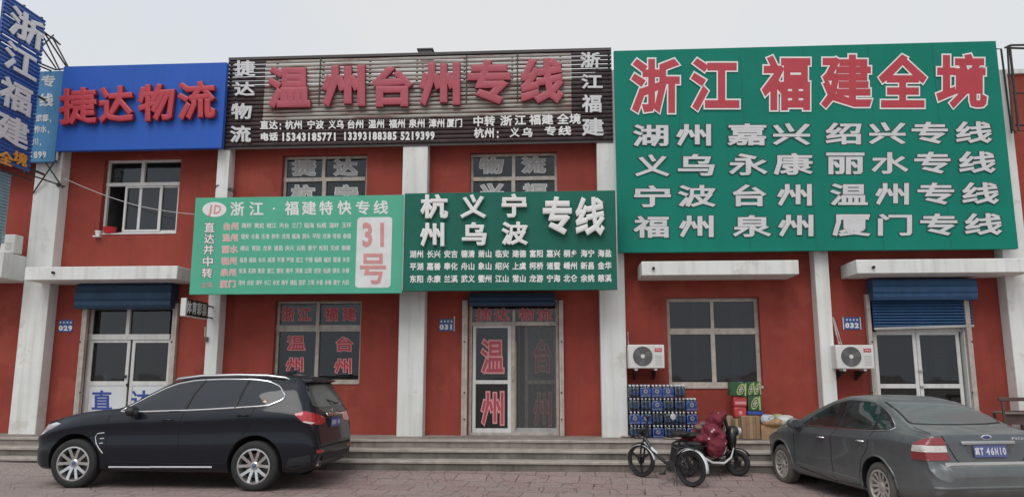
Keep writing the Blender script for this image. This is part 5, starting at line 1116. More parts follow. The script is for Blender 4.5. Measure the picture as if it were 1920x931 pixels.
# --- air conditioners
ACW = M('ac_white', (.66, .65, .62), .45, var=.06, streak=.3, dirt=(.35, .33, .29))
def ac_unit(x0, x1, z0, z1, yf, dp, label, badge=True, root=None):
    t = thing('air_conditioner', label, 'air conditioner', ((x0 + x1) / 2, yf + dp / 2, z0), 'outdoor air conditioning units')
    W_, H = x1 - x0, z1 - z0; cx = x0 + W_ * .40; cz = z0 + H * .51; rr = H * .43
    MB().box(x0, x1, yf, yf + dp, z0, z1).build('casing', ACW, t, bevel=.018)
    MB().lathe([(rr, 0), (rr, -.006), (rr * .97, -.006), (rr * .97, .0)], (cx, yf, cz), 'y', 40, closed=True).build('fan_ring', ACW, t)
    MB().lathe([(.0, -.004), (rr * .96, -.004), (rr * .96, -.0015), (0, -.0015)], (cx, yf, cz), 'y', 40).build('fan_opening', M('fan_dark', (.075, .075, .075), .7), t)
    m = MB()
    for k in range(3):
        a0 = k * 2.094 + .4; m.add([(cx + r_ * math.cos(a0 + da), yf - .0055, cz + r_ * math.sin(a0 + da)) for r_, da in ((rr * .2, -.3), (rr * .88, -.35), (rr * .9, .2), (rr * .6, .45), (rr * .2, .5))], [(0, 1, 2, 3, 4)])
    m.build('fan_blade', M('fan_grey', (.13, .13, .13), .6), t)
    m = MB()
    for k in range(1, 7): q = rr * k / 7; m.lathe([(q + .0022, -.009), (q - .0022, -.009), (q - .0022, -.0065), (q + .0022, -.0065)], (cx, yf, cz), 'y', 32, closed=True)
    for k in range(20): a = k * math.pi / 10; m.obox((cx + rr * .55 * math.cos(a), yf - .0075, cz + rr * .55 * math.sin(a)), (rr * .42 * math.cos(a), 0, rr * .42 * math.sin(a)), (0, .001, 0), (-.0018 * math.sin(a), 0, .0018 * math.cos(a)))
    m.build('guard_grille', M('grille_grey', (.22, .22, .22), .5), t)
    MB().lathe([(0, -.013), (rr * .19, -.012), (rr * .2, -.009), (0, -.0095)], (cx, yf, cz), 'y', 24).build('grille_boss', ACW, t)
    m = MB()
    for k in range(7): z = z0 + H * (.14 + .065 * k); m.box(x0 + W_ * .74, x1 - W_ * .06, yf - .004, yf + .0, z, z + .010)
    m.build('louvre', M('louvre_grey', (.42, .42, .40), .5), t)
    if badge:
        b_ = MB().box(x0 + W_ * .735, x0 + W_ * .93, yf - .006, yf - .0005, z1 - H * .30, z1 - H * .15).build('badge', M('badge_red', (.50, .03, .05), .4), t); m = MB()
        for k, ch in enumerate('TCL'): a = x0 + W_ * (.757 + k * .054); put(m, ch, ((a, yf - .006, z1 - H * .255), (a + W_ * .043, yf - .006, z1 - H * .255), (a + W_ * .043, yf - .006, z1 - H * .195), (a, yf - .006, z1 - H * .195)), (0, -1, 0), .002, .05, .0005)
        m.build('badge_lettering', LW, b_)
    for fx_ in (.18, .72):
        x = x0 + W_ * fx_; MB().box(x, x + .05, yf + .02, yf + dp - .02, z0 - .035, z0 - .001).build('foot', ACW, t)
        m = MB(); m.box(x + .008, x + .042, yf - .02, -.004, z0 - .065, z0 - .036); m.prism([(x + .01, -.004, z0 - .066), (x + .01, -.004, z0 - .22), (x + .01, yf + .1, z0 - .066)], (.03, 0, 0)) if badge else None
        m.build('bracket', STEEL, t)
    return t
r_ = rect(1178, 645.5, 1246, 690, -.55); ac_unit(r_[0], r_[1], r_[2], r_[3], -.55, .27, 'white outdoor air conditioner above the stack of bottled water')
r_ = rect(1567.5, 646, 1639, 691, -.55); ac_unit(r_[0], r_[1], r_[2], r_[3], -.55, .27, 'white outdoor air conditioner beside the right glass door')
_x1 = P(27, 457, -.62)[0]; _z = [P(20, v_, -.62)[2] for v_ in (474, 439)]
ac_unit(_x1 - .76, _x1, _z[0], _z[1], -.62, .26, 'white outdoor air conditioner on the canopy left of the leftmost pillar', badge=False)
for (u, lab) in ((1178, 'thin pale pipe on the white pillar beside the bottled water'), (1563, 'thin pale pipes rising from the right air conditioner')):
    t = thing('refrigerant_pipe', lab, 'pipe', P(u, 640, -.3)); m = MB()
    if u == 1178: m.tube([P(1177, 622, -.02), P(1178, 644, -.06), P(1180, 650, -.26)], .016, 6)
    else: m.tube([P(1561, 594, -.05), P(1568, 625, -.1), P(1574, 645, -.28)], .02, 6).tube([P(1563, 596, -.03), P(1572, 625, -.06), P(1578, 645, -.28)], .014, 6)
    m.build('pipe', M('pipe_pink', (.50, .40, .37), .6), t)

# --- packs of bottled water
BTL = M('bottle_plastic', (.075, .115, .15), .15, var=.5, scale=30, coat=.4); CAP = M('bottle_cap', (.70, .72, .74), .4); WRB = M('blue_wrap', (.035, .105, .42), .22, var=.25, scale=18, coat=.5, bump=.3, bscale=25)
WRC = M('dark_label_wrap', (.020, .045, .095), .2, var=.8, scale=26, coat=.5, bump=.3, bscale=25); LBW = M('label_white', (.68, .72, .76), .4)
FILM = bpy.data.materials.new('shrink_film'); FILM.use_nodes = True; fn_, fl_ = FILM.node_tree.nodes, FILM.node_tree.links; fn_.remove(fn_['Principled BSDF'])
f1, f2, f3, f4, f5, f6, f7 = (fn_.new(q) for q in ('ShaderNodeBsdfTransparent', 'ShaderNodeBsdfGlossy', 'ShaderNodeMixShader', 'ShaderNodeTexNoise', 'ShaderNodeBump', 'ShaderNodeTexCoord', 'ShaderNodeFresnel'))
f2.inputs['Roughness'].default_value = .12; f4.inputs['Scale'].default_value = 22; f5.inputs['Strength'].default_value = .8; f5.inputs['Distance'].default_value = .02; f7.inputs[0].default_value = 1.6
fl_.new(f6.outputs['Object'], f4.inputs['Vector']); fl_.new(f4.outputs[0], f5.inputs['Height']); fl_.new(f5.outputs[0], f2.inputs['Normal']); fl_.new(f5.outputs[0], f7.inputs['Normal']); fl_.new(f7.outputs[0], f3.inputs[0]); fl_.new(f1.outputs[0], f3.inputs[1]); fl_.new(f2.outputs[0], f3.inputs[2]); fl_.new(f3.outputs[0], fn_['Material Output'].inputs[0])
PWd, PHt = .208, .245
def pack(kind):
    t = thing('water_pack', 'x', 'bottle pack', (0, 0, 0), 'packs of bottled water stacked by the white pillar', world=False)
    nx, ny = 3, 4; sx, sy = PWd / nx, .066; m, cp, lb_ = MB(), MB(), MB()
    for i in range(nx):
        for j in range(ny):
            x, y = -PWd / 2 + sx * (i + .5), sy * (j + .5); r_ = sx * .47
            m.lathe([(r_ * .9, 0), (r_, .01), (r_, .15), (r_ * .92, .165), (r_ * .42, .205), (r_ * .40, .215)], (x, y, 0), 'z', 10); cp.lathe([(r_ * .5, .212), (r_ * .5, .235), (r_ * .44, .238)], (x, y, 0), 'z', 10)
            if kind == 'B' and j == 0: lb_.lathe([(r_ * 1.02, .055), (r_ * 1.02, .12)], (x, y, 0), 'z', 10)
    m.build('bottles', BTL, t, smooth=40); cp.build('caps', CAP, t, smooth=40)
    w = MB()
    if kind == 'A':
        w.box(-PWd / 2 + .001, PWd / 2 - .001, -.006, sy * ny, .004, .178); wo_ = w.build('wrap', WRB, t, bevel=.012)
        e = MB(); e.lathe([(.018, -.0085), (.042, -.0085), (.042, -.0062), (.018, -.0062)], (0, 0, .115), 'y', 20, closed=True); e.build('emblem', LBW, wo_)
        e = MB(); e.add([(-.085, -.0072, .022), (.085, -.0072, .03), (.085, -.0072, .042), (-.085, -.0072, .034)], [(0, 1, 2, 3)]); e.build('wrap_stripe', LBW, wo_)
    else:
        lb_.build('bottle_label', M('bottle_label_blue', (.10, .19, .40), .4, var=.9, scale=26), t, smooth=40)
        w.box(-PWd / 2 + .001, PWd / 2 - .001, -.003, sy * ny, .0, .03); w.build('wrap', WRC, t, bevel=.01)
    MB().box(-PWd / 2 - .001, PWd / 2 + .001, -.011, sy * ny + .003, .003, .205).build('film', FILM, t, bevel=.03)
    return t
pa, pb = pack('A'), pack('B'); used = {'A': False, 'B': False}
lay = ('BBABBA', 'AABBBA', 'BBABBA', 'BAAAB')     # bottom row first
ordn = ('first', 'second', 'third', 'fourth', 'fifth', 'sixth'); rown = ('bottom row', 'second row from the ground', 'third row from the ground', 'top row')
x00 = P(1190, 766, -.5)[0]; rp = random.Random(2)
for rI, row in enumerate(lay):
    for k, kd in enumerate(row):
        x = x00 + k * (PWd + .0085) + rp.uniform(-.004, .004); loc = (x, -.52 + rp.uniform(-.008, .008), PLAT + .006 + rI * (PHt + .008))
        lab = ('blue wrapped bottle pack, ' if kd == 'A' else 'clear wrapped dark bottle pack, ') + ordn[k] + ' from the pillar in the ' + rown[rI]
        src = pa if kd == 'A' else pb
        if not used[kd]: used[kd] = True; src.location = loc; src['label'] = lab; src.rotation_euler = (0, 0, rp.uniform(-.03, .03))
        else: copy_thing(src, loc, rp.uniform(-.03, .03), lab)
# --- cartons and bags right of the water
CARD = M('brown_cardboard', (.27, .165, .10), .85, var=.22, scale=5, bump=.3); GCART = M('green_carton', (.022, .085, .035), .45, var=.25, scale=9); YEL = M('yellow_green_print', (.42, .47, .16), .5); RPK = M('red_pack', (.44, .05, .055), .35, var=.25, scale=8); BPK = M('blue_pack', (.03, .075, .30), .4, var=.3, scale=10)
def green_carton(u0, v0, u1, v1, y, label, tilt=0, ov=((.5, .5),)):
    x0, x1, z0, z1 = rect(u0, v0, u1, v1, y); t = thing('drinks_carton', label, 'carton', ((x0 + x1) / 2, y, z0), 'green drinks cartons')
    t.rotation_euler = (0, tilt, 0); MB().box(x0, x1, y, y + .26, z0, z1).build('carton', GCART, t, bevel=.006)
    w, h = x1 - x0, z1 - z0
    for k, (fx_, fz) in enumerate(ov):
        cx, cz = x0 + w * fx_, z0 + h * fz; a, b = min(w / len(ov) * .40, .085), h * .42
        def ell(s, yy, d=.002):
            m = MB(); m.prism([(cx + s * (a * math.cos(q) * .8 + b * .30 * math.sin(q)), yy, cz + s * b * math.sin(q)) for q in [2 * math.pi * i / 24 for i in range(24)]], (0, d, 0)); return m
        e_ = ell(1, y - .0025).build('emblem', YEL, t); ell(.78, y - .0050).build('emblem_field', M('emblem_green', (.05, .11, .05), .5), e_); 
        m = MB(); m.obox((cx, y - .006, cz), (a * .42, 0, .01), (0, .0008, 0), (.004, 0, .018)); m.obox((cx + .01, y - .006, cz + .045), (a * .3, 0, .01), (0, .0008, 0), (.003, 0, .012)); m.obox((cx - .01, y - .006, cz - .045), (a * .3, 0, .01), (0, .0008, 0), (.003, 0, .012)); m.build('emblem_mark', M('emblem_pale', (.50, .46, .38), .5), e_)
        MB().box(cx + a * .9, min(cx + a * 1.2, x1 - .004), y - .002, y - .0002, z0 + .01, z1 - .01).build('print_band', YEL, t)
    return t
green_carton(1368.5, 716, 1400, 741.5, -.50, 'green drinks carton, the left one in the upper row of cartons', R(4), ((.62, .5),))
green_carton(1400.5, 715, 1428, 740.5, -.48, 'green drinks carton with two ovals, the right one in the upper row of cartons', R(-2), ((.3, .48), (.72, .48)))
green_carton(1402.5, 741.5, 1429, 769, -.49, 'green drinks carton beside the red packs and beneath the upper row', 0, ((.5, .5),))
def carton(name, label, cat, u0, v0, u1, v1, y, dp, mat, tilt=0, extra=None, bevel=.01):
    x0, x1, z0, z1 = rect(u0, v0, u1, v1, y); t = thing(name, label, cat, ((x0 + x1) / 2, y, z0)); t.rotation_euler = (0, 0, tilt)
    MB().box(x0, x1, y, y + dp, z0, z1).build('body', mat, t, bevel=bevel)
    if extra: extra(t, x0, x1, y, z0, z1)
    return t
carton('snack_pack', 'upper red packet with a pale band beside the green drinks carton', 'packet', 1375, 742, 1401, 762, -.47, .22, RPK, 0, lambda t, a, b, y, c, d: MB().box(a + .03, b - .02, y - .003, y - .0005, c + .05, c + .10).build('band', LPK, t), .02)
carton('snack_pack', 'lower red packet with pale spots standing on the brown boxes', 'packet', 1377, 762.5, 1400, 783, -.48, .22, RPK, 0, lambda t, a, b, y, c, d: MB().lathe([(0, -.003), (.035, -.003), (.035, -.0005), (0, -.0005)], ((a + b) / 2, y, (c + d) / 2), 'y', 14).build('spot', LPK, t), .02)
carton('flat_pack', 'flat blue packet under the single green carton', 'packet', 1402, 770, 1431, 777.5, -.48, .25, BPK, 0, None, .012)
def flaps(t, a, b, y, c, d):
    MB().box((a + b) / 2 - .025, (a + b) / 2 + .025, y - .0025, y - .0005, c + .01, d - .004).build('tape', M('packing_tape', (.36, .25, .14), .3), t)
def seams(t, a, b, y, c, d):
    for k in range(1, 4): x = a + (b - a) * k / 4; MB().box(x - .004, x + .004, y - .002, y - .0003, c + .02, d - .02).build('crease', M('card_shadow', (.13, .075, .045), .9), t)
    flaps(t, a, b, y, c, d)
carton('cardboard_box', 'tall brown cardboard box below the blue packet on the platform', 'box', 1391, 779, 1426, 822.5, -.66, .38, CARD, R(3), seams)
carton('cardboard_box', 'narrow greenish brown box standing left of the tall cardboard box', 'box', 1374, 784, 1390, 822, -.60, .35, M('olive_card', (.17, .13, .06), .85, var=.25, scale=5), R(-2), flaps)
carton('cardboard_box', 'grey brown box behind the maroon quilt', 'box', 1359, 779, 1375, 822, -.52, .4, M('grey_card', (.23, .19, .16), .85, var=.2, scale=5), R(2), flaps)
carton('cardboard_box', 'low brown cardboard box near the front of the grey car', 'box', 1428, 797, 1471, 824, -.70, .42, M('tan_card', (.36, .22, .12), .85, var=.25, scale=5), R(-4), flaps)
def bag(name, label, u, v, y, rx, ry, rz, mat, seed, extra=()):
    p = P(u, v, y); t = thing(name, label, 'bag', p); pts = [(p[0], p[1], p[2], rx, ry, rz)] + [(p[0] + a * rx, p[1] + b * ry, p[2] + c * rz, rx * s, ry * s, rz * s) for a, b, c, s in extra]
    m = lump(pts, .022, .04, seed); m.build('body', mat, t, smooth=70); q = lump([(p[0] + rx * .5, p[1] - ry * .3, p[2] + rz * .6, rx * .45, ry * .5, rz * .4), (p[0] + rx * .8, p[1] - ry * .2, p[2] + rz * .45, rx * .3, ry * .4, rz * .35)], .02, .03, seed + 3); q.build('flap', mat, t, smooth=70); return t
bag('plastic_bag', 'blue and white printed bag on the low cardboard box', 1437, 786, -.60, .13, .12, .10, spotted_mat('blue_white_bag', (.42, .45, .48), (.08, .13, .30), 16, .30), 1, ((.5, 0, .2, .7),))
bag('plastic_bag', 'crumpled brown paper bag lying across the low cardboard box', 1452, 793, -.66, .17, .12, .09, M('paper_bag', (.33, .20, .10), .8, var=.3, scale=7), 2, ((-.5, 0, -.1, .8), (.6, .1, .1, .7)))
bag('plastic_bag', 'yellow green bag at the back of the pile of boxes', 1455, 781, -.42, .12, .1, .07, M('lime_bag', (.33, .33, .13), .45, var=.2), 3)
bag('plastic_bag', 'crumpled white plastic bag by the front of the grey car', 1470, 788, -.62, .15, .14, .11, M('white_bag', (.50, .50, .48), .4, var=.12, scale=8), 4, ((.5, 0, .2, .8), (-.4, 0, -.3, .8)))
# loose scraps
def scrap(u, v, z, w, d, rot, mat, label, name='paper_scrap', cat='litter'):
    p = PZ(u, v, z); t = thing(name, label, cat, (p[0], p[1], z), world=False, rotz=rot); rr_ = random.Random(int(u)); n = 6; m = MB()
    m.add([(w * (i / n - .5), d * (j - .5) + rr_.uniform(-.02, .02), .008 + rr_.uniform(0, .025)) for j in range(2) for i in range(n + 1)], [(i, i + 1, n + 2 + i, n + 1 + i) for i in range(n)])
    o = m.build('sheet', mat, t); sd_ = o.modifiers.new('t', 'SOLIDIFY'); sd_.thickness = .003; return t
PINKC = M('faded_card', (.38, .24, .21), .85, var=.2)
scrap(1180, 819, PLAT + .004, .32, .16, .1, PINKC, 'faded reddish card lying on the platform below the white pillar', 'card_sheet', 'card')
scrap(1200, 820.5, PLAT + .004, .24, .14, -.2, PINKC, 'second faded reddish card, right of the first, before the bottled water', 'card_sheet', 'card')
scrap(1271, 822, PLAT + .004, .5, .2, .05, PINKC, 'wide faded card lying before the middle of the bottled water', 'card_sheet', 'card')
scrap(692, 868, .06, .22, .05, .05, LG, 'long pale scrap at the foot of the steps behind the black car')
scrap(727, 880, .05, .08, .04, .5, LW, 'small white scrap right of the long pale one'); scrap(683, 900, 0.0, .08, .05, .2, LW, 'small white scrap on the grey patch right of the black car')
scrap(1013, 880, .05, .08, .03, .3, LW, 'small white scrap below the glass door steps'); scrap(1115, 878, .05, .16, .04, -.1, LG, 'pale flat scrap at the foot of the steps left of the bicycle')
scrap(1421, 878, .06, .10, .06, .4, LW, 'white scrap between the scooter and the grey car'); scrap(75, 862, .2, .07, .04, .2, LW, 'tiny white scrap below the steps at the left edge')
# --- wooden chair at the right edge
WOOD = M('dark_wood', (.085, .05, .045), .6, var=.3, scale=6)
t = thing('wooden_chair', 'old dark wooden chair standing at the right edge by the white pillar', 'chair', P(1905, 800, -.75)); Yc = -.85
a0, b0, _, zt_ = rect(1874, 744, 1940, 748, Yc); zs_ = P(1890, 772, Yc)[2]
MB().box(a0 - .02, b0, Yc - .02, Yc + .02, zt_ - .07, zt_).build('top_rail', WOOD, t, bevel=.012)
for x in (a0 + .06, b0 - .05): MB().prism([(x - .02, Yc - .015, PLAT), (x + .02, Yc - .015, PLAT), (x + .01, Yc - .015, zt_ - .071), (x - .03, Yc - .015, zt_ - .071)], (0, .035, 0)).build('leg', WOOD, t)
for x in (a0 + .08, b0 - .05): MB().box(x - .02, x + .02, Yc + .36, Yc + .40, PLAT, zs_ - .036).build('leg', WOOD, t)
MB().box(a0 + .06, b0, Yc - .03, Yc + .42, zs_ - .035, zs_).build('seat', M('worn_seat', (.22, .17, .15), .6, var=.2), t, bevel=.01)
MB().box(a0 + .09, b0 - .03, Yc + .03, Yc + .05, zs_ - .22, zs_ - .036).build('apron', WOOD, t); MB().tube([(a0 + .1, Yc, zt_ - .25), (b0 - .06, Yc, zt_ - .25)], .014, 8).build('slat', WOOD, t)

# --- electric bicycle
def plane_fn(A, Bp):
    A, Bp = np.array(A), np.array(Bp); fw = (A - Bp)[:2] / np.linalg.norm((A - Bp)[:2]); lf = np.array([-fw[1], fw[0]])
    def f(u, v, off=0.):
        d = ray(u, v); m = A[:2]; t_ = ((m - _e[:2]) @ lf) / (d[:2] @ lf); p = _e + d * t_; return p + np.array([lf[0], lf[1], 0]) * off
    return f, fw, lf
def on_ground(u, v):
    z = 0.
    for _ in range(12): p = PZ(u, v, z); z = .5 * z + .5 * ground_z(p[0], p[1])
    return p
BK = M('black_frame', (.012, .012, .013), .35, coat=.3); WF = M('white_fender', (.68, .69, .70), .3, coat=.3); SEATM = M('saddle_black', (.016, .016, .017), .6, var=.2)
def mag_wheel(root, c, fw, r, tw, lean=0., spk=3, thick=.05, name='wheel', tyre=RUBBER, alloy=BK, a0=.5):
    w = bpy.data.objects.new(name, None); COL.objects.link(w); w.parent = root; w.location = Vector([float(q) for q in c]) - root.location; w.rotation_euler = (0, 0, math.atan2(fw[1], fw[0])); w.empty_display_size = .1
    m = MB(); m.lathe([(r - tw + tw * math.cos(a) * .0 + tw / 2 + tw / 2 * math.cos(a), tw / 2 * math.sin(a)) for a in [2 * math.pi * k / 12 for k in range(12)]], (0, 0, 0), 'y', 48, closed=True); m.build('tyre', tyre, w, smooth=50)
    m = MB(); m.lathe([(r - tw + .005, .018), (r - tw - .022, .014), (r - tw - .022, -.014), (r - tw + .005, -.018)], (0, 0, 0), 'y', 48, closed=True); m.lathe([(.0, .035), (thick, .03), (thick, -.03), (0, -.035)], (0, 0, 0), 'y', 20)
    for k in range(spk):
        a = a0 + 2 * math.pi * k / spk; d = np.array((math.cos(a), 0, math.sin(a))); n_ = np.array((-math.sin(a), 0, math.cos(a))); i, o_ = d * thick * .7, d * (r - tw - .01); q = np.array((0, .012, 0)); wi, wo_ = .020 if spk < 5 else .008, .014 if spk < 5 else .007
        m.add([i - n_ * wi - q, i + n_ * wi - q, i + n_ * wi + q, i - n_ * wi + q, o_ - n_ * wo_ - q, o_ + n_ * wo_ - q, o_ + n_ * wo_ + q, o_ - n_ * wo_ + q], [(0, 1, 2, 3), (4, 5, 6, 7), (0, 1, 5, 4), (1, 2, 6, 5), (2, 3, 7, 6), (3, 0, 4, 7)])
    m.build('rim', alloy, w, smooth=35); return w
def fender(f, cu, cv, ru, rv, a0, a1, off, w, n=14):
    m = MB(); A = [R(a0 + (a1 - a0) * k / n) for k in range(n + 1)]; vs = []
    for a in A:
        for o, s in ((-w, .985), (-w * .6, 1.0), (w * .6, 1.0), (w, .985)): vs.append(f(cu + ru * s * math.cos(a), cv - rv * s * math.sin(a), off + o))
    m.add(vs, [(k * 4 + j, k * 4 + j + 1, k * 4 + 5 + j, k * 4 + 4 + j) for k in range(n) for j in range(3)]); return m
A, Bq = on_ground(1203, 893), on_ground(1297, 912); f, fw, lf = plane_fn(A, Bq)
t = thing('electric_bicycle', 'black electric bicycle with white mudguards parked before the bottled water', 'bicycle', (A + Bq) / 2)
rW = .285
cF = A + np.array((0, 0, rW)); cR = Bq + np.array((0, 0, rW)); D_ = np.array((fw[0], fw[1], 0)); L_ = np.array((lf[0], lf[1], 0)); U_ = np.array((0, 0, 1.)); wb = np.linalg.norm((A - Bq)[:2])
Q = lambda x, z, o=0.: Bq * (1, 1, 0) + np.array((0, 0, min(A[2], Bq[2]))) + D_ * x + U_ * z + L_ * o
mag_wheel(t, cF, fw, rW, .055); mag_wheel(t, cR, fw, rW, .055, a0=1.2)
def arc(cx, cz, r, a0, a1, w, n=16):
    m = MB(); vs = []
    for k in range(n + 1):
        a = R(a0 + (a1 - a0) * k / n)
        for o, s in ((-w, r - .012), (-w * .6, r), (w * .6, r), (w, r - .012)): vs.append(Q(cx + s * math.cos(a), cz + s * math.sin(a), o))
    m.add(vs, [(k * 4 + j, k * 4 + j + 1, k * 4 + 5 + j, k * 4 + 4 + j) for k in range(n) for j in range(3)]); return m
def solid(m, name, mat, p, th=.004):
    o = m.build(name, mat, p, smooth=50); s_ = o.modifiers.new('t', 'SOLIDIFY'); s_.thickness = th; return o
solid(arc(wb, rW, .315, 20, 165, .035), 'front_mudguard', WF, t); solid(arc(0, rW, .32, 5, 190, .04), 'rear_mudguard', WF, t)
hx0, hx1 = wb - .04, wb - .16
m = MB()
for o in (-.05, .05): m.tube([Q(wb, rW, o), Q(wb - .06, .62, o)], .016, 8)
m.tube([Q(wb - .06, .62, -.05), Q(wb - .06, .62, .05)], .018, 8); m.build('fork', BK, t, smooth=40)
MB().tube([Q(wb - .055, .60), Q(wb - .12, .82), Q(wb - .17, 1.05)], [.026, .022, .016], 10).build('steering_column', BK, t, smooth=40)
m = MB(); m.tube([Q(wb - .30, 1.10, -.27), Q(wb - .24, 1.10, -.18), Q(wb - .17, 1.06, -.06), Q(wb - .17, 1.06, .06), Q(wb - .24, 1.10, .18), Q(wb - .30, 1.10, .27)], .012, 8); m.build('handlebar', BK, t, smooth=40)
for s_ in (-1, 1): MB().tube([Q(wb - .25, 1.10, s_ * .19), Q(wb - .32, 1.10, s_ * .30)], .018, 8).build('grip', SEATM, t); MB().tube([Q(wb - .18, 1.09, s_ * .15), Q(wb - .26, 1.085, s_ * .27)], .006, 6).build('brake_lever', ALU, t)
m = MB(); m.lathe([(.0, .03), (.055, .03), (.06, -.03), (.0, -.045)], (0, 0, 0), 'x', 18); m.v = [tuple(Q(wb - .02 + x, .80 + z, y)) for x, y, z in m.v]; m.build('headlight', BK, t, smooth=40)
m = MB(); m.tube([Q(wb - .09, .70), Q(wb - .26, .50), Q(wb * .50, .34), Q(.30, .32)], [.032, .03, .03, .026], 10); m.tube([Q(.30, .32), Q(.0, rW, .07)], .014, 8); m.tube([Q(.30, .32), Q(.0, rW, -.07)], .014, 8); m.tube([Q(.34, .32), Q(.24, .55), Q(.20, .72)], .024, 10); m.tube([Q(.24, .57), Q(0, rW, .07)], .012, 8); m.tube([Q(.24, .57), Q(0, rW, -.07)], .012, 8)
m.build('frame', BK, t, smooth=40)
MB().tube([Q(wb - .08, .64), Q(wb - .22, .55), Q(wb - .34, .46)], [.02, .03, .022], 8).build('white_frame_cover', WF, t, smooth=40)
m = MB(); m.obox(Q(.30, .47), D_ * .07 + U_ * .02, L_ * .05, U_ * .14 - D_ * .03); m.build('battery', BK, t, bevel=.02)
m = lump([(0, 0, 0, .14, .10, .035), (.10, 0, .005, .11, .05, .03), (-.08, 0, .02, .07, .11, .04)], .014); m.v = [tuple(Q(.17 + x, .80 + z, y)) for x, y, z in m.v]; m.build('saddle', SEATM, t, smooth=60)
m = MB()
for o in (-.07, .07): m.tube([Q(.18, .60, o), Q(-.22, .64, o), Q(-.30, .66, o)], .010, 6); m.tube([Q(0, rW, o), Q(-.14, .63, o)], .008, 6)
for x in (.1, -.05, -.2): m.tube([Q(x, .615, -.07), Q(x, .615, .07)], .008, 6)
m.build('rear_rack', BK, t); m = lump([(0, 0, 0, .15, .09, .04)], .016); m.v = [tuple(Q(-.06 + x, .67 + z, y)) for x, y, z in m.v]; m.build('pillion_pad', SEATM, t, smooth=60)
m = MB(); m.lathe([(.0, -.04), (.09, -.04), (.09, -.03), (0, -.03)], (0, 0, 0), 'y', 24); m.v = [tuple(Q(.36 + x, .30 + z, y * 1.5 + .11)) for x, y, z in m.v]; m.tube([Q(.36, .30, .05), Q(.36, .30, .12), Q(.44, .19, .125)], .010, 6); m.obox(Q(.44, .18, .17), D_ * .04, L_ * .05, U_ * .012); m.tube([Q(.36, .30, -.05), Q(.36, .30, -.12), Q(.28, .41, -.125)], .010, 6); m.obox(Q(.28, .42, -.17), D_ * .04, L_ * .05, U_ * .012); m.build('crank', STEEL, t)
MB().tube([Q(.26, .30, .08), Q(.16, .15, .17), Q(.14, .02, .20)], .010, 6).build('kickstand', STEEL, t)
m = MB(); m.lathe([(0, 0), (.055, 0), (.055, -.012), (0, -.018)], (0, 0, 0), 'x', 18); m.v = [tuple(Q(wb - .42 + x, 1.06 + z, -.36 + y * 1.2)) for x, y, z in m.v]; mi = m.build('rear_view_mirror', WF, t, smooth=40); MB().tube([Q(wb - .26, 1.10, -.24), Q(wb - .36, 1.02, -.30), Q(wb - .41, 1.05, -.34)], .007, 6).build('mirror_arm', BK, mi)

# --- electric scooter under a maroon padded quilt, nose to the right
YS = -2.02
Bq = P(1288, 882, YS - .12); A = P(1384, 889, YS); zg = ground_z(A[0], YS); A[2] = Bq[2] = zg; f, fw, lf = plane_fn(A, Bq); D_ = np.array((fw[0], fw[1], 0)); L_ = np.array((lf[0], lf[1], 0)); wb = np.linalg.norm((A - Bq)[:2])
Q = lambda x, z, o=0.: Bq * (1, 1, 0) + np.array((0, 0, zg)) + D_ * x + U_ * z + L_ * o
t = thing('electric_scooter', 'white electric scooter draped with a maroon padded quilt, beside the cartons', 'scooter', (A + Bq) / 2)
rS = .215
st_a = R(-38); fws = np.array((fw[0] * math.cos(st_a) - fw[1] * math.sin(st_a), fw[0] * math.sin(st_a) + fw[1] * math.cos(st_a)))
mag_wheel(t, A + np.array((0, 0, rS)), fws, rS, .075, spk=5, thick=.06); mag_wheel(t, Q(0, rS), fw, rS, .075, spk=5, thick=.06)
solid(arc(wb, rS, .25, 25, 150, .05), 'front_mudguard', BK, t); solid(arc(0, rS, .26, 20, 175, .06), 'rear_mudguard', WF, t)
m = MB()
for o in (-.07, .07): m.tube([Q(wb, rS, o), Q(wb - .10, .58, o)], .018, 8)
m.tube([Q(wb - .09, .55), Q(wb - .20, 1.0)], .03, 10); m.build('fork', BK, t, smooth=40)
m = MB(); m.tube([Q(wb - .25, 1.04, -.31), Q(wb - .20, 1.02, -.1), Q(wb - .20, 1.02, .1), Q(wb - .25, 1.04, .31)], .014, 8); m.build('handlebar', BK, t)
m = lump([(wb - .10, 0, .62, .09, .15, .22), (wb - .05, 0, .74, .09, .12, .10)], .025); m.v = [tuple(Q(x, z, y)) for x, y, z in m.v]; m.build('front_shield', BK, t, smooth=60)
m = MB(); m.lathe([(.0, .03), (.06, .02), (.07, -.03), (0, -.04)], (0, 0, 0), 'x', 18); m.v = [tuple(Q(wb + .05 + x, .74 + z, y)) for x, y, z in m.v]; m.build('headlight', HLM, t, smooth=40)
m = MB(); m.obox(Q(wb * .52, .25), D_ * .25, L_ * .13, U_ * .03); m.build('footboard', BK, t, bevel=.02)
for o in (-.14, .14): MB().tube([Q(-.16, .40, o), Q(.05, .46, o), Q(.22, .34, o), Q(.40, .24, o), Q(wb - .28, .23, o), Q(wb - .16, .32, o), Q(wb - .10, .48, o)], [.02, .026, .024, .02, .02, .018, .014], 8).build('side_trim', WF, t, smooth=50)
m = lump([(.08, 0, .46, .24, .12, .12), (-.08, 0, .52, .18, .11, .09), (.22, 0, .36, .14, .11, .12)], .025); m.v = [tuple(Q(x, z, y)) for x, y, z in m.v]; m.build('rear_body', BK, t, smooth=60)
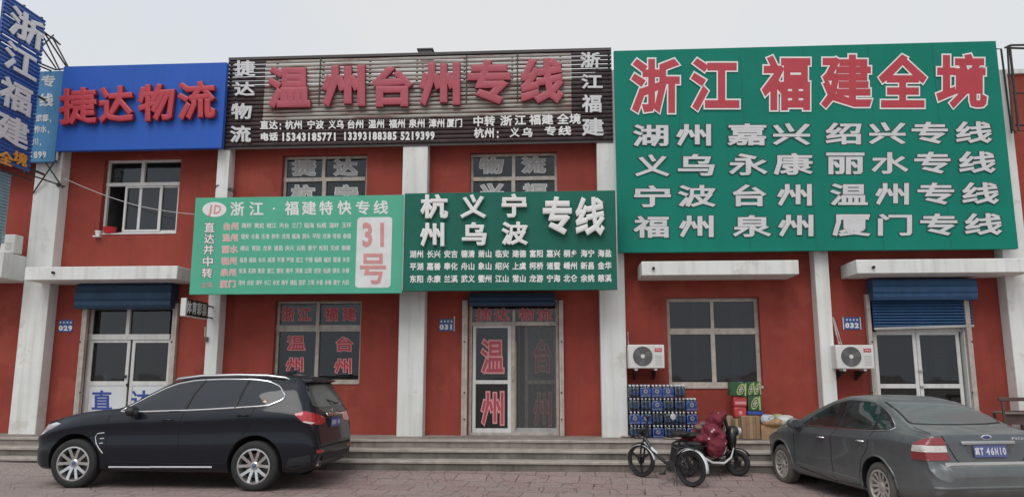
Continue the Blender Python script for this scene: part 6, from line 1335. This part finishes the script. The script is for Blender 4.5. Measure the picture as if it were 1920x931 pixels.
m = lump([(.10, 0, .68, .28, .13, .05), (-.12, 0, .71, .14, .12, .05)], .02); m.v = [tuple(Q(x, z, y)) for x, y, z in m.v]; m.build('saddle', SEATM, t, smooth=60)
MB().tube([Q(-.02, .30, .16), Q(.04, .06, .22), Q(.04, .01, .23)], .012, 6).build('kickstand', STEEL, t)
QM = spotted_mat('maroon_quilt', (.175, .018, .034), (.52, .40, .40), 6.5, .15)
tq = thing('padded_quilt', 'maroon padded wind quilt with small white prints hanging over the scooter', 'quilt', Q(wb - .3, .5))
pts = [(wb - .36, -.02, .93, .10, .30, .13), (wb - .44, .0, .74, .17, .33, .14), (wb - .58, .06, .62, .24, .30, .10), (wb - .40, .16, .56, .17, .16, .26), (wb - .40, -.16, .56, .17, .16, .26), (wb - .62, .24, .46, .22, .09, .20), (wb - .30, .12, .86, .10, .14, .22), (wb - .28, .20, .50, .12, .10, .24), (wb - .74, .16, .57, .17, .16, .13), (wb - .52, .22, .74, .16, .10, .16), (wb - .26, -.1, 1.02, .08, .12, .10)]
m = lump(pts, .02, .05, 5)
m.v = [((x + .030 * mnoise.noise(Vector((x * 9, y * 9, z * 2.2))) - .012 * abs(math.sin(x * 26 + 5 * mnoise.noise(Vector((x * 3, y * 3, z * 3)))))) , y + .035 * mnoise.noise(Vector((x * 9 + 7, y * 9, z * 2.2))) - .022 * abs(math.sin(x * 30 + 7 * mnoise.noise(Vector((x * 3, y * 3, z * 2))))) * (1 if y > 0 else -1), z) for x, y, z in m.v]; m.v = [tuple(Q(x, z, y)) for x, y, z in m.v]; m.build('quilt', QM, tq, smooth=70)
m = lump([(0, 0, 0, .10, .08, .05), (.12, .02, .03, .08, .06, .04), (.05, -.05, .06, .07, .06, .04)], .016, .05, 8); m.v = [tuple(Q(wb - .62 + x, .80 + z, y + .05)) for x, y, z in m.v]; m.build('turned_lining', M('quilt_lining', (.19, .14, .115), .8, var=.5, scale=14), tq, smooth=60)

# weeds of plant debris are not shown; close by naming the air unit's wall stain on the white pillar
for o in list(bpy.data.objects):
    if '_w' in o.keys(): del o['_w']
